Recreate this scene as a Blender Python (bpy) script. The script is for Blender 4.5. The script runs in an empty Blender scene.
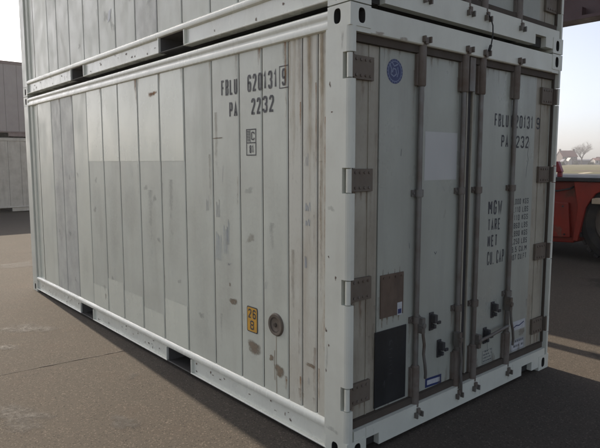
import bpy, bmesh, math, random
from mathutils import Vector, Matrix
R = math.radians
sc = bpy.context.scene
col = sc.collection

# ------------------------------------------------------------------ camera
cam_d = bpy.data.cameras.new('camera'); cam = bpy.data.objects.new('camera', cam_d); col.objects.link(cam)
cam.location = (-2.2412, -2.1951, 1.7444)
cam.rotation_euler = (R(83.7657), R(0.0519), R(-40.6751))
cam_d.sensor_width = 36; cam_d.sensor_fit = 'HORIZONTAL'; cam_d.lens = 34.188
cam_d.clip_start = 0.05; cam_d.clip_end = 9000
sc.camera = cam

# ------------------------------------------------------------------ sky + sun
SUN_EL, SUN_AZ = 37.4, 2.5            # azimuth from +Y towards +X
w = bpy.data.worlds.new('World'); sc.world = w; w.use_nodes = True
nt = w.node_tree; bg = nt.nodes['Background']
sky = nt.nodes.new('ShaderNodeTexSky'); sky.sky_type = 'NISHITA'; sky.sun_disc = False
sky.sun_elevation = R(SUN_EL); sky.sun_rotation = R(SUN_AZ)
sky.dust_density = 2.2; sky.air_density = 0.55; sky.ozone_density = 0.0
hs = nt.nodes.new('ShaderNodeHueSaturation'); hs.inputs['Saturation'].default_value = 0.55      # sky colour desaturated to pass for overexposed white
nt.links.new(sky.outputs[0], hs.inputs['Color']); nt.links.new(hs.outputs[0], bg.inputs[0]); bg.inputs[1].default_value = 0.15
sd = bpy.data.lights.new('sun', 'SUN'); so = bpy.data.objects.new('sun', sd); col.objects.link(so)
sd.energy = 4.7; sd.angle = R(0.5); sd.color = (1.0, 0.88, 0.72)
dv = Vector((math.sin(R(SUN_AZ))*math.cos(R(SUN_EL)), math.cos(R(SUN_AZ))*math.cos(R(SUN_EL)), math.sin(R(SUN_EL))))
so.rotation_euler = dv.to_track_quat('Z', 'Y').to_euler()
so.location = (0, 0, 20)
sc.view_settings.view_transform = 'Standard'; sc.view_settings.look = 'None'
sc.view_settings.gamma = 1; sc.view_settings.use_curve_mapping = False
sc.view_settings.exposure = 0.62

# ------------------------------------------------------------------ materials
def new_mat(name):
    m = bpy.data.materials.new(name); m.use_nodes = True
    return m, m.node_tree, m.node_tree.nodes['Principled BSDF']

def grime(name, base, dirt, rough=0.5, amount=0.5, streak=0.4, spots=0.0, spotcol=(0.16,0.07,0.03),
          metallic=0.0, scale=3.0, bump=0.02, fine=0.25, spec=0.5, seed=0.0):
    """paint / metal with blotches, vertical run marks, fine speckle and rust spots"""
    m, t, b = new_mat(name)
    N, L = t.nodes.new, t.links.new
    tc = N('ShaderNodeTexCoord'); oi = N('ShaderNodeObjectInfo')
    wm = N('ShaderNodeMath'); wm.operation = 'MULTIPLY_ADD'; wm.inputs[1].default_value = 13.0; wm.inputs[2].default_value = seed
    L(oi.outputs['Random'], wm.inputs[0])
    def noise(sc_, scl, det=6.0, rg=0.6):
        mp = N('ShaderNodeMapping'); mp.inputs['Scale'].default_value = scl
        n = N('ShaderNodeTexNoise'); n.noise_dimensions = '4D'
        n.inputs['Scale'].default_value = sc_; n.inputs['Detail'].default_value = det; n.inputs['Roughness'].default_value = rg
        L(tc.outputs['Object'], mp.inputs[0]); L(mp.outputs[0], n.inputs['Vector']); L(wm.outputs[0], n.inputs['W'])
        return n.outputs[0]
    def ramp(src, a, c, va=0.0, vb=1.0):
        r = N('ShaderNodeMapRange'); r.inputs[1].default_value = a; r.inputs[2].default_value = c
        r.inputs[3].default_value = va; r.inputs[4].default_value = vb
        L(src, r.inputs[0]); return r.outputs[0]
    def mix(fac, a, c):
        x = N('ShaderNodeMix'); x.data_type = 'RGBA'
        for s, k in ((fac, 0), (a, 6), (c, 7)):
            if isinstance(s, (tuple, list)): x.inputs[k].default_value = (*s, 1)
            elif isinstance(s, float): x.inputs[k].default_value = s
            else: L(s, x.inputs[k])
        return x.outputs[2]
    blot = ramp(noise(scale, (1,1,1)), 0.42, 0.72, 0, amount)
    c = mix(blot, base, dirt)
    if streak:
        st = ramp(noise(9.0, (1,1,0.09), 5, 0.65), 0.5, 0.78, 0, streak)
        c = mix(st, c, dirt)
    if fine:
        fn = ramp(noise(60.0, (1,1,0.5), 3, 0.7), 0.55, 0.8, 0, fine)
        c = mix(fn, c, tuple(x*0.55 for x in dirt))
    if spots:
        sp = ramp(noise(7.0, (1,1,0.6), 8, 0.75), 0.76-0.16*spots, 0.80-0.12*spots, 0, 0.85)
        c = mix(sp, c, spotcol)
    L(c, b.inputs['Base Color'])
    b.inputs['Metallic'].default_value = metallic
    b.inputs['Specular IOR Level'].default_value = spec
    rr = ramp(noise(scale*2.3, (1,1,0.6), 4), 0.3, 0.7, max(0.05, rough-0.12), min(1, rough+0.15))
    L(rr, b.inputs['Roughness'])
    if bump:
        bp = N('ShaderNodeBump'); bp.inputs['Strength'].default_value = 1.0; bp.inputs['Distance'].default_value = bump*0.1
        L(noise(5.0, (1,1,0.5), 4), bp.inputs['Height']); L(bp.outputs[0], b.inputs['Normal'])
    return m

def flat(name, c, rough=0.6, metallic=0.0):
    m, t, b = new_mat(name)
    b.inputs['Base Color'].default_value = (*c, 1); b.inputs['Roughness'].default_value = rough; b.inputs['Metallic'].default_value = metallic
    return m

M = {}
M['frame']   = grime('frame_paint', (0.64,0.65,0.56), (0.40,0.38,0.32), 0.38, 0.30, 0.16, 0.10, fine=0.08)
M['rail']    = grime('rail_paint_highlit', (0.74,0.745,0.65), (0.42,0.41,0.36), 0.24, 0.28, 0.05, 0.10, fine=0.12, bump=0.03)  # whiter than the frame, imitating the bright highlight along the rails
M['plank_a'] = grime('panel_paint_clean', (0.665,0.675,0.565), (0.42,0.425,0.37), 0.40, 0.35, 0.30, 0.0, fine=0.08, scale=2.0)
M['plank_b'] = grime('panel_paint_worn', (0.575,0.59,0.50), (0.43,0.425,0.36), 0.40, 0.45, 0.45, 0.14, (0.30,0.22,0.15), fine=0.18, scale=2.4)
M['plank_c'] = grime('panel_paint_tan', (0.585,0.575,0.485), (0.39,0.33,0.24), 0.5, 0.55, 0.75, 0.35, (0.22,0.12,0.06), fine=0.25, scale=3.0)
M['plank_d'] = grime('panel_paint_scuffed', (0.555,0.56,0.49), (0.34,0.335,0.31), 0.5, 0.7, 0.6, 0.1, fine=0.30, scale=4.0)
M['patch']   = grime('repaint_patch', (0.70,0.715,0.60), (0.54,0.55,0.48), 0.24, 0.3, 0.25, 0.04, (0.3,0.2,0.1), fine=0.03, scale=1.5)
M['seam']    = grime('seam_dirt', (0.10,0.09,0.075), (0.07,0.055,0.04), 0.8, 0.6, 0.5, 0.3, fine=0.3)
M['door']    = grime('door_paint_dimmed', (0.365,0.38,0.325), (0.25,0.245,0.215), 0.34, 0.45, 0.45, 0.12, (0.20,0.12,0.07), fine=0.12, scale=2.0, bump=0.05)  # white paint greyed down to imitate dimmer light on the door end
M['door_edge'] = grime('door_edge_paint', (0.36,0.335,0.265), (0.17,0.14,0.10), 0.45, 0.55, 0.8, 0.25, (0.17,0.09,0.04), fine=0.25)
M['door_patch'] = grime('door_patch_dimmed', (0.455,0.46,0.435), (0.32,0.32,0.32), 0.42, 0.2, 0.1, 0, fine=0.06)  # lighter repaint, toned down with the doors for the same dim light
M['gasket']  = grime('gasket_dirt', (0.065,0.05,0.036), (0.05,0.042,0.034), 0.85, 0.7, 0.3, 0.2, fine=0.3)
M['rubber']  = grime('black_rubber', (0.022,0.022,0.022), (0.06,0.052,0.045), 0.75, 0.5, 0.5, fine=0.3)
M['galv']    = grime('dull_galvanised', (0.175,0.17,0.155), (0.11,0.075,0.05), 0.45, 0.9, 0.8, 0.5, (0.15,0.065,0.03), metallic=0.35, scale=6)
M['rusty']   = grime('rusty_steel', (0.165,0.145,0.122), (0.10,0.062,0.04), 0.62, 0.95, 0.6, 0.7, (0.13,0.05,0.025), metallic=0.1, scale=8, fine=0.4)
M['hinge']   = grime('hinge_brown', (0.135,0.112,0.085), (0.115,0.085,0.06), 0.65, 0.8, 0.6, 0.4, (0.15,0.065,0.03), scale=9, fine=0.4)
M['dark']    = grime('hollow_shade', (0.025,0.024,0.022), (0.05,0.045,0.04), 0.9, 0.5, 0.2, fine=0.2)  # near-black colour stands in for shade inside holes, notches and pockets
M['under']   = grime('underframe', (0.10,0.10,0.095), (0.06,0.05,0.04), 0.8, 0.6, 0.2, fine=0.2)
M['stencil'] = grime('stencil_black', (0.035,0.037,0.042), (0.16,0.16,0.155), 0.6, 0.45, 0.4, fine=0.35, bump=0, scale=14)
M['faint']   = grime('faint_print', (0.11,0.12,0.125), (0.20,0.21,0.21), 0.6, 0.6, 0.3, fine=0.3, bump=0, scale=20)
M['pen']     = grime('blue_marker', (0.30,0.36,0.45), (0.44,0.46,0.47), 0.5, 0.8, 0.3, fine=0.2, bump=0, scale=20)
M['pencil']  = grime('grey_marker', (0.33,0.34,0.35), (0.45,0.46,0.45), 0.5, 0.8, 0.3, fine=0.2, bump=0, scale=20)
M['blue']    = grime('emblem_blue', (0.018,0.032,0.12), (0.03,0.04,0.10), 0.4, 0.4, 0.2, fine=0.1, bump=0, scale=20)
M['emblem_pale'] = grime('emblem_pale', (0.20,0.24,0.34), (0.10,0.13,0.24), 0.4, 0.5, 0.3, fine=0.2, bump=0, scale=30)
M['label']   = grime('label_white', (0.48,0.50,0.52), (0.30,0.30,0.28), 0.4, 0.5, 0.3, fine=0.2, bump=0, scale=12)
M['tan_label'] = grime('peeled_glue', (0.30,0.25,0.18), (0.42,0.38,0.30), 0.7, 0.8, 0.5, 0.3, fine=0.4, bump=0, scale=12)
M['yellow']  = grime('sticker_yellow', (0.62,0.33,0.035), (0.42,0.24,0.06), 0.5, 0.5, 0.2, fine=0.15, bump=0, scale=20)
M['blackpanel'] = grime('black_panel', (0.012,0.013,0.014), (0.028,0.03,0.03), 0.45, 0.5, 0.2, fine=0.15, scale=5)
M['brownplate'] = grime('brown_plate', (0.13,0.09,0.062), (0.07,0.048,0.035), 0.7, 0.7, 0.8, 0.4, (0.19,0.10,0.05), scale=7, fine=0.4)
M['mauve']   = grime('container_mauve', (0.34,0.31,0.29), (0.25,0.215,0.21), 0.6, 0.4, 0.3, 0.1, fine=0.1)  # base lightened to carry the glare over the far stack
M['mauve_rail'] = grime('container_mauve_rail', (0.22,0.175,0.165), (0.13,0.09,0.07), 0.6, 0.6, 0.3, 0.3, fine=0.2)
M['beige']   = grime('container_beige', (0.50,0.48,0.42), (0.24,0.215,0.18), 0.55, 0.5, 0.5, 0.25, (0.20,0.12,0.08), fine=0.15)  # raised together with the mauve to imitate glare
M['red']     = grime('machine_red', (0.30,0.026,0.014), (0.16,0.022,0.014), 0.42, 0.6, 0.35, 0.1, (0.08,0.03,0.02), fine=0.25)
M['maroon']  = grime('boom_maroon', (0.05,0.017,0.019), (0.04,0.018,0.02), 0.5, 0.6, 0.4, 0.25, (0.38,0.30,0.30), fine=0.25, scale=2.5)
M['machine_black'] = grime('machine_black', (0.025,0.026,0.03), (0.07,0.062,0.055), 0.6, 0.6, 0.3, fine=0.3)
M['tyre']    = grime('tyre_rubber', (0.022,0.021,0.02), (0.07,0.055,0.04), 0.85, 0.7, 0.1, fine=0.3)
M['rim']     = grime('rim_paint', (0.12,0.095,0.07), (0.06,0.045,0.035), 0.6, 0.7, 0.3, 0.3, fine=0.3)
M['plate']   = grime('step_plate', (0.50,0.40,0.28), (0.30,0.22,0.15), 0.55, 0.5, 0.2, fine=0.2)
M['chrome']  = flat('piston_chrome', (0.55,0.55,0.55), 0.2, 1.0)
M['lens_red']= flat('lens_red', (0.25,0.02,0.03), 0.3)
m, t, b = new_mat('cab_glass'); b.inputs['Base Color'].default_value = (0.03,0.04,0.045,1); b.inputs['Roughness'].default_value = 0.05; M['glass'] = m

def wear_mat(name, c1, c2, amax=0.8, scale=30.0, zs=0.4, soft=1.5):
    m=grime(name,c1,c2,0.75,0.7,0.3,0.0,fine=0.3,bump=0,scale=12); t=m.node_tree; N,L=t.nodes.new,t.links.new
    at_=N('ShaderNodeAttribute'); at_.attribute_name='wear'
    tc=N('ShaderNodeTexCoord'); mp=N('ShaderNodeMapping'); mp.inputs['Scale'].default_value=(1,1,zs)
    n=N('ShaderNodeTexNoise'); n.inputs['Scale'].default_value=scale; n.inputs['Detail'].default_value=7; n.inputs['Roughness'].default_value=0.7
    L(tc.outputs['Object'],mp.inputs[0]); L(mp.outputs[0],n.inputs['Vector'])
    a=N('ShaderNodeMath'); a.operation='MULTIPLY_ADD'; a.inputs[1].default_value=3.2; a.inputs[2].default_value=-2.1; L(n.outputs[0],a.inputs[0])
    b=N('ShaderNodeMath'); b.operation='MULTIPLY_ADD'; b.inputs[1].default_value=1.5; L(at_.outputs['Fac'],b.inputs[0]); L(a.outputs[0],b.inputs[2])
    c=N('ShaderNodeMapRange'); c.inputs[1].default_value=-0.15; c.inputs[2].default_value=soft; c.inputs[3].default_value=0; c.inputs[4].default_value=amax; L(b.outputs[0],c.inputs[0])
    L(c.outputs[0],t.nodes['Principled BSDF'].inputs['Alpha'])
    return m
M['wear_brown']=wear_mat('wear_brown',(0.25,0.19,0.13),(0.20,0.15,0.11),0.5)
M['wear_rust']=wear_mat('wear_rust',(0.22,0.11,0.05),(0.16,0.08,0.04),0.6)
M['wear_grey']=wear_mat('wear_grey',(0.30,0.29,0.27),(0.22,0.21,0.20),0.32,26.0,0.6)
M['wear_glue']=wear_mat('wear_glue',(0.26,0.20,0.135),(0.19,0.14,0.09),0.85,18.0,1.0,1.0)
M['chip']=wear_mat('paint_chip',(0.16,0.10,0.07),(0.10,0.08,0.07),0.9,60.0,1.0,0.8)
M['wear_haze']=wear_mat('wear_haze',(0.30,0.29,0.27),(0.30,0.29,0.27),0.13,34.0,1.6,2.4)
M['wear_tan']=wear_mat('wear_tan',(0.40,0.30,0.16),(0.28,0.18,0.09),0.6,20.0,0.15,1.5)
M['wear_orange']=wear_mat('wear_orange',(0.36,0.17,0.05),(0.24,0.10,0.035),0.85,30.0,0.3,1.2)
def ground_mat(name, c1, c2, c3, scale=60.0, big=0.35, bump=0.004, tint=None):
    m, t, b = new_mat(name); N, L = t.nodes.new, t.links.new
    g = N('ShaderNodeNewGeometry')
    def noise(s, d=5, r=0.6):
        n = N('ShaderNodeTexNoise'); n.inputs['Scale'].default_value = s; n.inputs['Detail'].default_value = d; n.inputs['Roughness'].default_value = r
        L(g.outputs['Position'], n.inputs['Vector']); return n.outputs[0]
    def rng(s, a, c, x=0., y=1.):
        r = N('ShaderNodeMapRange'); r.inputs[1].default_value = a; r.inputs[2].default_value = c; r.inputs[3].default_value = x; r.inputs[4].default_value = y
        L(s, r.inputs[0]); return r.outputs[0]
    def mix(f, a, c):
        x = N('ShaderNodeMix'); x.data_type = 'RGBA'; L(f, x.inputs[0])
        for s, k in ((a,6),(c,7)):
            if isinstance(s, tuple): x.inputs[k].default_value = (*s,1)
            else: L(s, x.inputs[k])
        return x.outputs[2]
    c = mix(rng(noise(big,6), 0.35, 0.65), c1, c2)
    if tint: c = mix(rng(noise(big*4.1, 5), 0.5, 0.68, 0, 0.6), c, tint)
    sp = rng(noise(scale, 3, 0.75), 0.30, 0.72)
    c = mix(sp, tuple(x*0.45 for x in c3), c)
    vo = N('ShaderNodeTexVoronoi'); vo.inputs['Scale'].default_value = scale*1.3; L(g.outputs['Position'], vo.inputs['Vector'])
    wn = N('ShaderNodeSeparateColor'); L(vo.outputs['Color'], wn.inputs[0])
    c = mix(rng(wn.outputs[0], 0.86, 0.98, 0, 0.55), c, c3)
    c = mix(rng(wn.outputs[1], 0.88, 0.98, 0, 0.6), c, tuple(x*0.3 for x in c1))
    L(c, b.inputs['Base Color']); b.inputs['Roughness'].default_value = 0.92; b.inputs['Specular IOR Level'].default_value = 0.25
    bp = N('ShaderNodeBump'); bp.inputs['Distance'].default_value = bump; L(noise(scale, 4, 0.7), bp.inputs['Height']); L(bp.outputs[0], b.inputs['Normal'])
    return m
M['asphalt'] = ground_mat('asphalt', (0.047,0.039,0.033), (0.067,0.055,0.045), (0.17,0.145,0.115), 95.0, 0.6, 0.006, (0.064,0.045,0.036))
M['joint']   = grime('joint_dark', (0.052,0.042,0.035), (0.03,0.026,0.022), 0.95, 0.6, 0.0, fine=0.3, bump=0)
M['field']   = ground_mat('field_grass', (0.065,0.070,0.030), (0.110,0.100,0.048), (0.20,0.18,0.09), 0.9, 0.03, 0.05, (0.13,0.10,0.055))
M['track']   = ground_mat('pale_track', (0.36,0.31,0.22), (0.30,0.26,0.18), (0.45,0.40,0.3), 3.0, 0.2, 0.01)  # pale ground colour, also used for the painted puddle light
M['brick']   = grime('house_brick', (0.11,0.085,0.08), (0.07,0.055,0.055), 0.8, 0.5, 0.1, fine=0.2, scale=1, bump=0)
M['tile']    = grime('roof_tile', (0.15,0.055,0.05), (0.16,0.07,0.06), 0.8, 0.5, 0.1, fine=0.2, scale=1, bump=0)
M['slate']   = grime('shed_grey', (0.10,0.10,0.13), (0.07,0.07,0.09), 0.7, 0.5, 0.1, fine=0.2, scale=1, bump=0)
M['render']  = grime('pale_render', (0.42,0.40,0.38), (0.30,0.28,0.26), 0.8, 0.5, 0.1, fine=0.2, scale=1, bump=0)
M['bark']    = grime('bark', (0.10,0.08,0.07), (0.06,0.05,0.04), 0.9, 0.5, 0.2, fine=0.2, bump=0)
M['leaf']    = grime('leaf_olive', (0.06,0.065,0.03), (0.03,0.035,0.02), 0.8, 0.6, 0.0, fine=0.2, bump=0)

# ------------------------------------------------------------------ mesh builder
class MB:
    def __init__(s): s.v=[]; s.f=[]; s.m=[]; s.w={}
    def poly(s, pts, mi=0):
        i=len(s.v); s.v += [tuple(p) for p in pts]; s.f.append(tuple(range(i,i+len(pts)))); s.m.append(mi)
    def box(s, x0,x1,y0,y1,z0,z1, mi=0):
        i=len(s.v)
        s.v += [(x,y,z) for z in (z0,z1) for y in (y0,y1) for x in (x0,x1)]
        for q in ((0,2,3,1),(4,5,7,6),(0,1,5,4),(2,6,7,3),(0,4,6,2),(1,3,7,5)):
            s.f.append(tuple(i+k for k in q)); s.m.append(mi)
    def prism(s, prof, axis, a0, a1, mi=0, caps=True):
        def P(p,a):
            return {'y':(p[0],a,p[1]), 'x':(a,p[0],p[1]), 'z':(p[0],p[1],a)}[axis]
        n=len(prof); i=len(s.v)
        s.v += [P(p,a0) for p in prof]+[P(p,a1) for p in prof]
        for k in range(n):
            j=(k+1)%n; s.f.append((i+k,i+j,i+n+j,i+n+k)); s.m.append(mi)
        if caps:
            s.f.append(tuple(i+k for k in range(n))[::-1]); s.m.append(mi)
            s.f.append(tuple(i+n+k for k in range(n))); s.m.append(mi)
    def tube(s, pts, r, n=12, mi=0, caps=True):
        pts=[Vector(p) for p in pts]; rs = r if isinstance(r,(list,tuple)) else [r]*len(pts)
        i=len(s.v); up=None
        for k,p in enumerate(pts):
            d=(pts[min(k+1,len(pts)-1)]-pts[max(k-1,0)]).normalized()
            if up is None or abs(up.dot(d))>0.95: up=Vector((1,0,0)) if abs(d.x)<0.8 else Vector((0,1,0))
            a=d.cross(up).normalized(); b_=d.cross(a).normalized()
            for q in range(n):
                t_=2*math.pi*q/n; s.v.append(tuple(p+(a*math.cos(t_)+b_*math.sin(t_))*rs[k]))
        for k in range(len(pts)-1):
            for q in range(n):
                j=(q+1)%n; s.f.append((i+k*n+q,i+k*n+j,i+(k+1)*n+j,i+(k+1)*n+q)); s.m.append(mi)
        if caps:
            s.f.append(tuple(i+q for q in range(n))[::-1]); s.m.append(mi)
            e=i+(len(pts)-1)*n; s.f.append(tuple(e+q for q in range(n))); s.m.append(mi)
    def holeplate(s, o, U, V, w_, h_, c, hw, hh, depth, Nn, mi=0, hi=1):
        """rectangle o + u*U + v*V (0..w_, 0..h_) with a stadium hole at c, tunnel going along Nn"""
        o,U,V,Nn=Vector(o),Vector(U),Vector(V),Vector(Nn)
        angs=[2*math.pi*k/28 for k in range(28)]
        for cx,cy in ((0,0),(w_,0),(w_,h_),(0,h_)): angs.append(math.atan2(cy-c[1],cx-c[0])%(2*math.pi))
        angs=sorted(set(round(a,6) for a in angs)); n=len(angs)
        inn=[]; out=[]
        for a in angs:
            ca,sa=math.cos(a),math.sin(a)
            k=(abs(ca)/hw)**3.0+(abs(sa)/hh)**3.0; rr=k**(-1/3.0)
            inn.append((c[0]+rr*ca, c[1]+rr*sa))
            t_=1e9
            if ca>1e-9: t_=min(t_,(w_-c[0])/ca)
            if ca<-1e-9: t_=min(t_,-c[0]/ca)
            if sa>1e-9: t_=min(t_,(h_-c[1])/sa)
            if sa<-1e-9: t_=min(t_,-c[1]/sa)
            out.append((c[0]+t_*ca, c[1]+t_*sa))
        i=len(s.v); W=lambda p,d=0: tuple(o+U*p[0]+V*p[1]+Nn*d)
        s.v += [W(p) for p in out]+[W(p) for p in inn]+[W(p,depth) for p in inn]
        for k in range(n):
            j=(k+1)%n
            s.f.append((i+k,i+j,i+n+j,i+n+k)); s.m.append(mi)
            s.f.append((i+n+k,i+n+j,i+2*n+j,i+2*n+k)); s.m.append(mi if k%1 else hi)
        s.f.append(tuple(i+2*n+k for k in range(n))); s.m.append(hi)
    def build(s, name, mats, parent=None, smooth=False, bevel=0.0, seg=2, loc=None, weld=True):
        me=bpy.data.meshes.new(name); me.from_pydata(s.v,[],s.f)
        if not isinstance(mats,(list,tuple)): mats=[mats]
        for mm in mats: me.materials.append(mm)
        me.polygons.foreach_set('material_index', s.m)
        if s.w:
            at_=me.attributes.new('wear','FLOAT','POINT')
            for i_,v_ in s.w.items(): at_.data[i_].value=v_
        bm=bmesh.new(); bm.from_mesh(me)
        if weld: bmesh.ops.remove_doubles(bm, verts=bm.verts, dist=1e-5)
        bmesh.ops.recalc_face_normals(bm, faces=bm.faces)
        bm.to_mesh(me); bm.free()
        if smooth: me.shade_smooth(); 
        o=bpy.data.objects.new(name, me); col.objects.link(o)
        if parent is not None: o.parent=parent
        if loc: o.location=loc
        if bevel:
            bv=o.modifiers.new('bevel','BEVEL'); bv.width=bevel; bv.segments=seg; bv.limit_method='ANGLE'; bv.angle_limit=R(35); bv.harden_normals=False
        if smooth:
            try: me.set_sharp_from_angle(angle=R(40))
            except Exception: pass
        return o

def thing(name, label, cat, loc=(0,0,0), rz=0.0, group=None):
    o=bpy.data.objects.new(name,None); col.objects.link(o); o.location=loc; o.rotation_euler=(0,0,rz)
    o.empty_display_size=0.3
    o['label']=label; o['category']=cat
    if group: o['group']=group
    return o
def tag(o, label, cat, group=None):
    o['label']=label; o['category']=cat
    if group: o['group']=group
    return o
def struct(o): o['kind']='structure'; return o

C_=0.24      # chamfer of the condensed stencil letters, as a share of the cell width
def _box(a,b,c,d,k=C_):      # closed chamfered loop in cell units (x 0..1, y 0..1)
    q=k*0.42
    return [(a+k,b),(c-k,b),(c,b+q),(c,d-q),(c-k,d),(a+k,d),(a,d-q),(a,b+q),'closed']
q_=C_*0.42
GL={'F':[[(1,1),(0,1),(0,0)],[(0.06,.52),(.82,.52)]],'E':[[(1,1),(0,1),(0,0),(1,0)],[(0.06,.52),(.82,.52)]],'L':[[(0,1),(0,0),(1,0)]],
'B':[[(0,.52),(0,1),(1-C_,1),(1,1-q_),(1,.52+q_),(1-C_,.52),'closed'],[(0,.45),(0,0),(1-C_,0),(1,q_),(1,.52-q_)]],
'U':[[(0,1),(0,q_),(C_,0),(1-C_,0),(1,q_),(1,1)]],'P':[[(0,0),(0,1),(1-C_,1),(1,1-q_),(1,.48+q_),(1-C_,.48),(.1,.48)]],
'A':[[(0,0),(.5,1),(1,0)],[(.24,.28),(.76,.28)]],'C':[[(1,.75),(1,1-q_),(1-C_,1),(C_,1),(0,1-q_),(0,q_),(C_,0),(1-C_,0),(1,q_),(1,.25)]],
'G':[[(1,.75),(1,1-q_),(1-C_,1),(C_,1),(0,1-q_),(0,q_),(C_,0),(1-C_,0),(1,q_),(1,.46),(.55,.46)]],
'M':[[(0,0),(0,1)],[(.08,.95),(.5,.38)],[(.92,.95),(.5,.38)],[(1,1),(1,0)]],'W':[[(0,1),(.22,0),(.5,.75),(.78,0),(1,1)]],'T':[[(0,1),(1,1)],[(.5,.93),(.5,0)]],
'R':[[(0,0),(0,1),(1-C_,1),(1,1-q_),(1,.5+q_),(1-C_,.5),(.1,.5)],[(.55,.44),(1,0)]],'N':[[(0,0),(0,1)],[(.08,.92),(.92,.08)],[(1,0),(1,1)]],
'K':[[(0,1),(0,0)],[(1,1),(.12,.46)],[(.38,.58),(1,0)]],
'S':[[(1,.78),(1,1-q_),(1-C_,1),(C_,1),(0,1-q_),(0,.52+q_),(C_,.52),(1-C_,.52),(1,.52-q_),(1,q_),(1-C_,0),(C_,0),(0,q_),(0,.22)]],
'0':[_box(0,0,1,1)],'1':[[(.1,.78),(.55,1),(.55,0)]],
'2':[[(0,.78),(0,1-q_),(C_,1),(1-C_,1),(1,1-q_),(1,.66),(0,.06),(0,0),(1,0)]],
'3':[[(0,.8),(0,1-q_),(C_,1),(1-C_,1),(1,1-q_),(1,.52+q_),(1-C_,.52),(.4,.52)],[(1-C_*.6,.46),(1,.52-q_*1.5),(1,q_),(1-C_,0),(C_,0),(0,q_),(0,.2)]],
'4':[[(.7,0),(.7,1),(0,.3),(1,.3)]],'5':[[(1,1),(0,1),(0,.56),(1-C_,.56),(1,.56-q_),(1,q_),(1-C_,0),(C_,0),(0,q_),(0,.2)]],
'6':[[(1,.8),(1,1-q_),(1-C_,1),(C_,1),(0,1-q_),(0,q_),(C_,0),(1-C_,0),(1,q_),(1,.54-q_),(1-C_,.54),(.1,.54)]],
'7':[[(0,1),(1,1),(.3,0)]],'8':[_box(0,.53,1,1,C_),[(.0,.46),(0,q_),(C_,0),(1-C_,0),(1,q_),(1,.46)]],
'9':[[(0,.2),(0,q_),(C_,0),(1-C_,0),(1,q_),(1,1-q_),(1-C_,1),(C_,1),(0,1-q_),(0,.46+q_),(C_,.46),(.9,.46)]]}
def ribbon(mb,pts,wd,mp,mi):
    closed=pts[-1]=='closed'; P=[Vector(p) for p in pts if p!='closed']; n=len(P); Ls=[]; Rs=[]
    for k in range(n):
        a=P[k]-P[k-1] if (closed or k>0) else P[1]-P[0]
        b_=P[(k+1)%n]-P[k] if (closed or k<n-1) else P[-1]-P[-2]
        a.normalize(); b_.normalize(); na=Vector((-a.y,a.x)); nb=Vector((-b_.y,b_.x)); m_=(na+nb)
        if m_.length<1e-4: m_=na
        m_.normalize(); l=min(wd*0.5/max(0.35,m_.dot(na)),wd*1.1)
        Ls.append(P[k]+m_*l); Rs.append(P[k]-m_*l)
    for k in range(n if closed else n-1):
        q=(k+1)%n; mb.poly([mp(*Ls[k]),mp(*Rs[k]),mp(*Rs[q]),mp(*Ls[q])],mi)
def put_text(mb, s, u0,u1,v0,v1, mp, mi=0, bold=0.15):
    adv={'1':0.75,'.':0.35,' ':0.6,'M':1.3,'W':1.35}; gap=0.42
    tot=sum(adv.get(c,1.0) for c in s)+gap*(len(s)-1); W_=abs(u1-u0); sg=1 if u1>u0 else -1
    H_=v1-v0; cw=W_/tot; wd=min(bold*H_,0.30*cw*1.25)
    x=0
    for c in s:
        a=adv.get(c,1.0)*cw
        if c=='.': rect(mb,u0+sg*(x),u0+sg*(x+wd),v0,v0+wd,mp,mi)
        elif c!=' ':
            for k,pl in enumerate(GL[c]):
                off=0.00012*k
                pts=[p if p=='closed' else (u0+sg*(x+wd/2+p[0]*(a-wd)), v0+wd/2+p[1]*(H_-wd)) for p in pl]
                def mq(u,v,o=off):
                    p=mp(u,v)
                    return (p[0]-o,p[1],p[2]) if sg<0 else (p[0],p[1]-o,p[2])
                ribbon(mb,pts,wd,mq,mi)
        x+=a+gap*cw
def rect(mb,u0,u1,v0,v1,mp,mi=0): mb.poly([mp(u0,v0),mp(u1,v0),mp(u1,v1),mp(u0,v1)],mi)
def frame_rect(mb,u0,u1,v0,v1,t_,mp,mi=0):
    s=1 if u1>u0 else -1
    rect(mb,u0,u1,v0,v0+t_,mp,mi); rect(mb,u0,u1,v1-t_,v1,mp,mi)
    rect(mb,u0,u0+s*t_,v0+t_,v1-t_,mp,mi); rect(mb,u1-s*t_,u1,v0+t_,v1-t_,mp,mi)
def blob(mb,u,v,ru,rv,mp,mi=0,seed=0,n=22,j=0.25):
    rd=random.Random(seed); ph=[rd.uniform(0,6.28) for _ in range(4)]
    pts=[]
    for k in range(n):
        a=2*math.pi*k/n; r_=1+j*(0.5*math.sin(2*a+ph[0])+0.4*math.sin(3*a+ph[1])+0.3*math.sin(5*a+ph[2])+0.3*math.sin(7*a+ph[3]))
        pts.append(mp(u+ru*r_*math.cos(a), v+rv*r_*math.sin(a)))
    mb.poly(pts,mi)
def softblob(mb,u,v,ru,rv,mp,seed=0,n=20,j=0.2):
    rd=random.Random(seed); c=len(mb.v); mb.v.append(mp(u,v)); mb.w[c]=1.0
    ph=[rd.uniform(0,6.28) for _ in range(3)]
    for ring,wv in ((0.55,0.85),(1.0,0.0)):
        for k in range(n):
            a=2*math.pi*k/n; r_=ring*(1+j*(0.6*math.sin(2*a+ph[0])+0.5*math.sin(3*a+ph[1])+0.3*math.sin(6*a+ph[2])))
            ca,sa=math.cos(a),math.sin(a); sq=(abs(ca)**3+abs(sa)**3)**(-1/3)
            mb.w[len(mb.v)]=wv; mb.v.append(mp(u+ru*r_*ca*sq, v+rv*r_*sa*sq))
    for k in range(n):
        q=(k+1)%n; mb.f.append((c,c+1+k,c+1+q)); mb.m.append(0); mb.f.append((c+1+k,c+1+n+k,c+1+n+q,c+1+q)); mb.m.append(0)
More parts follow.
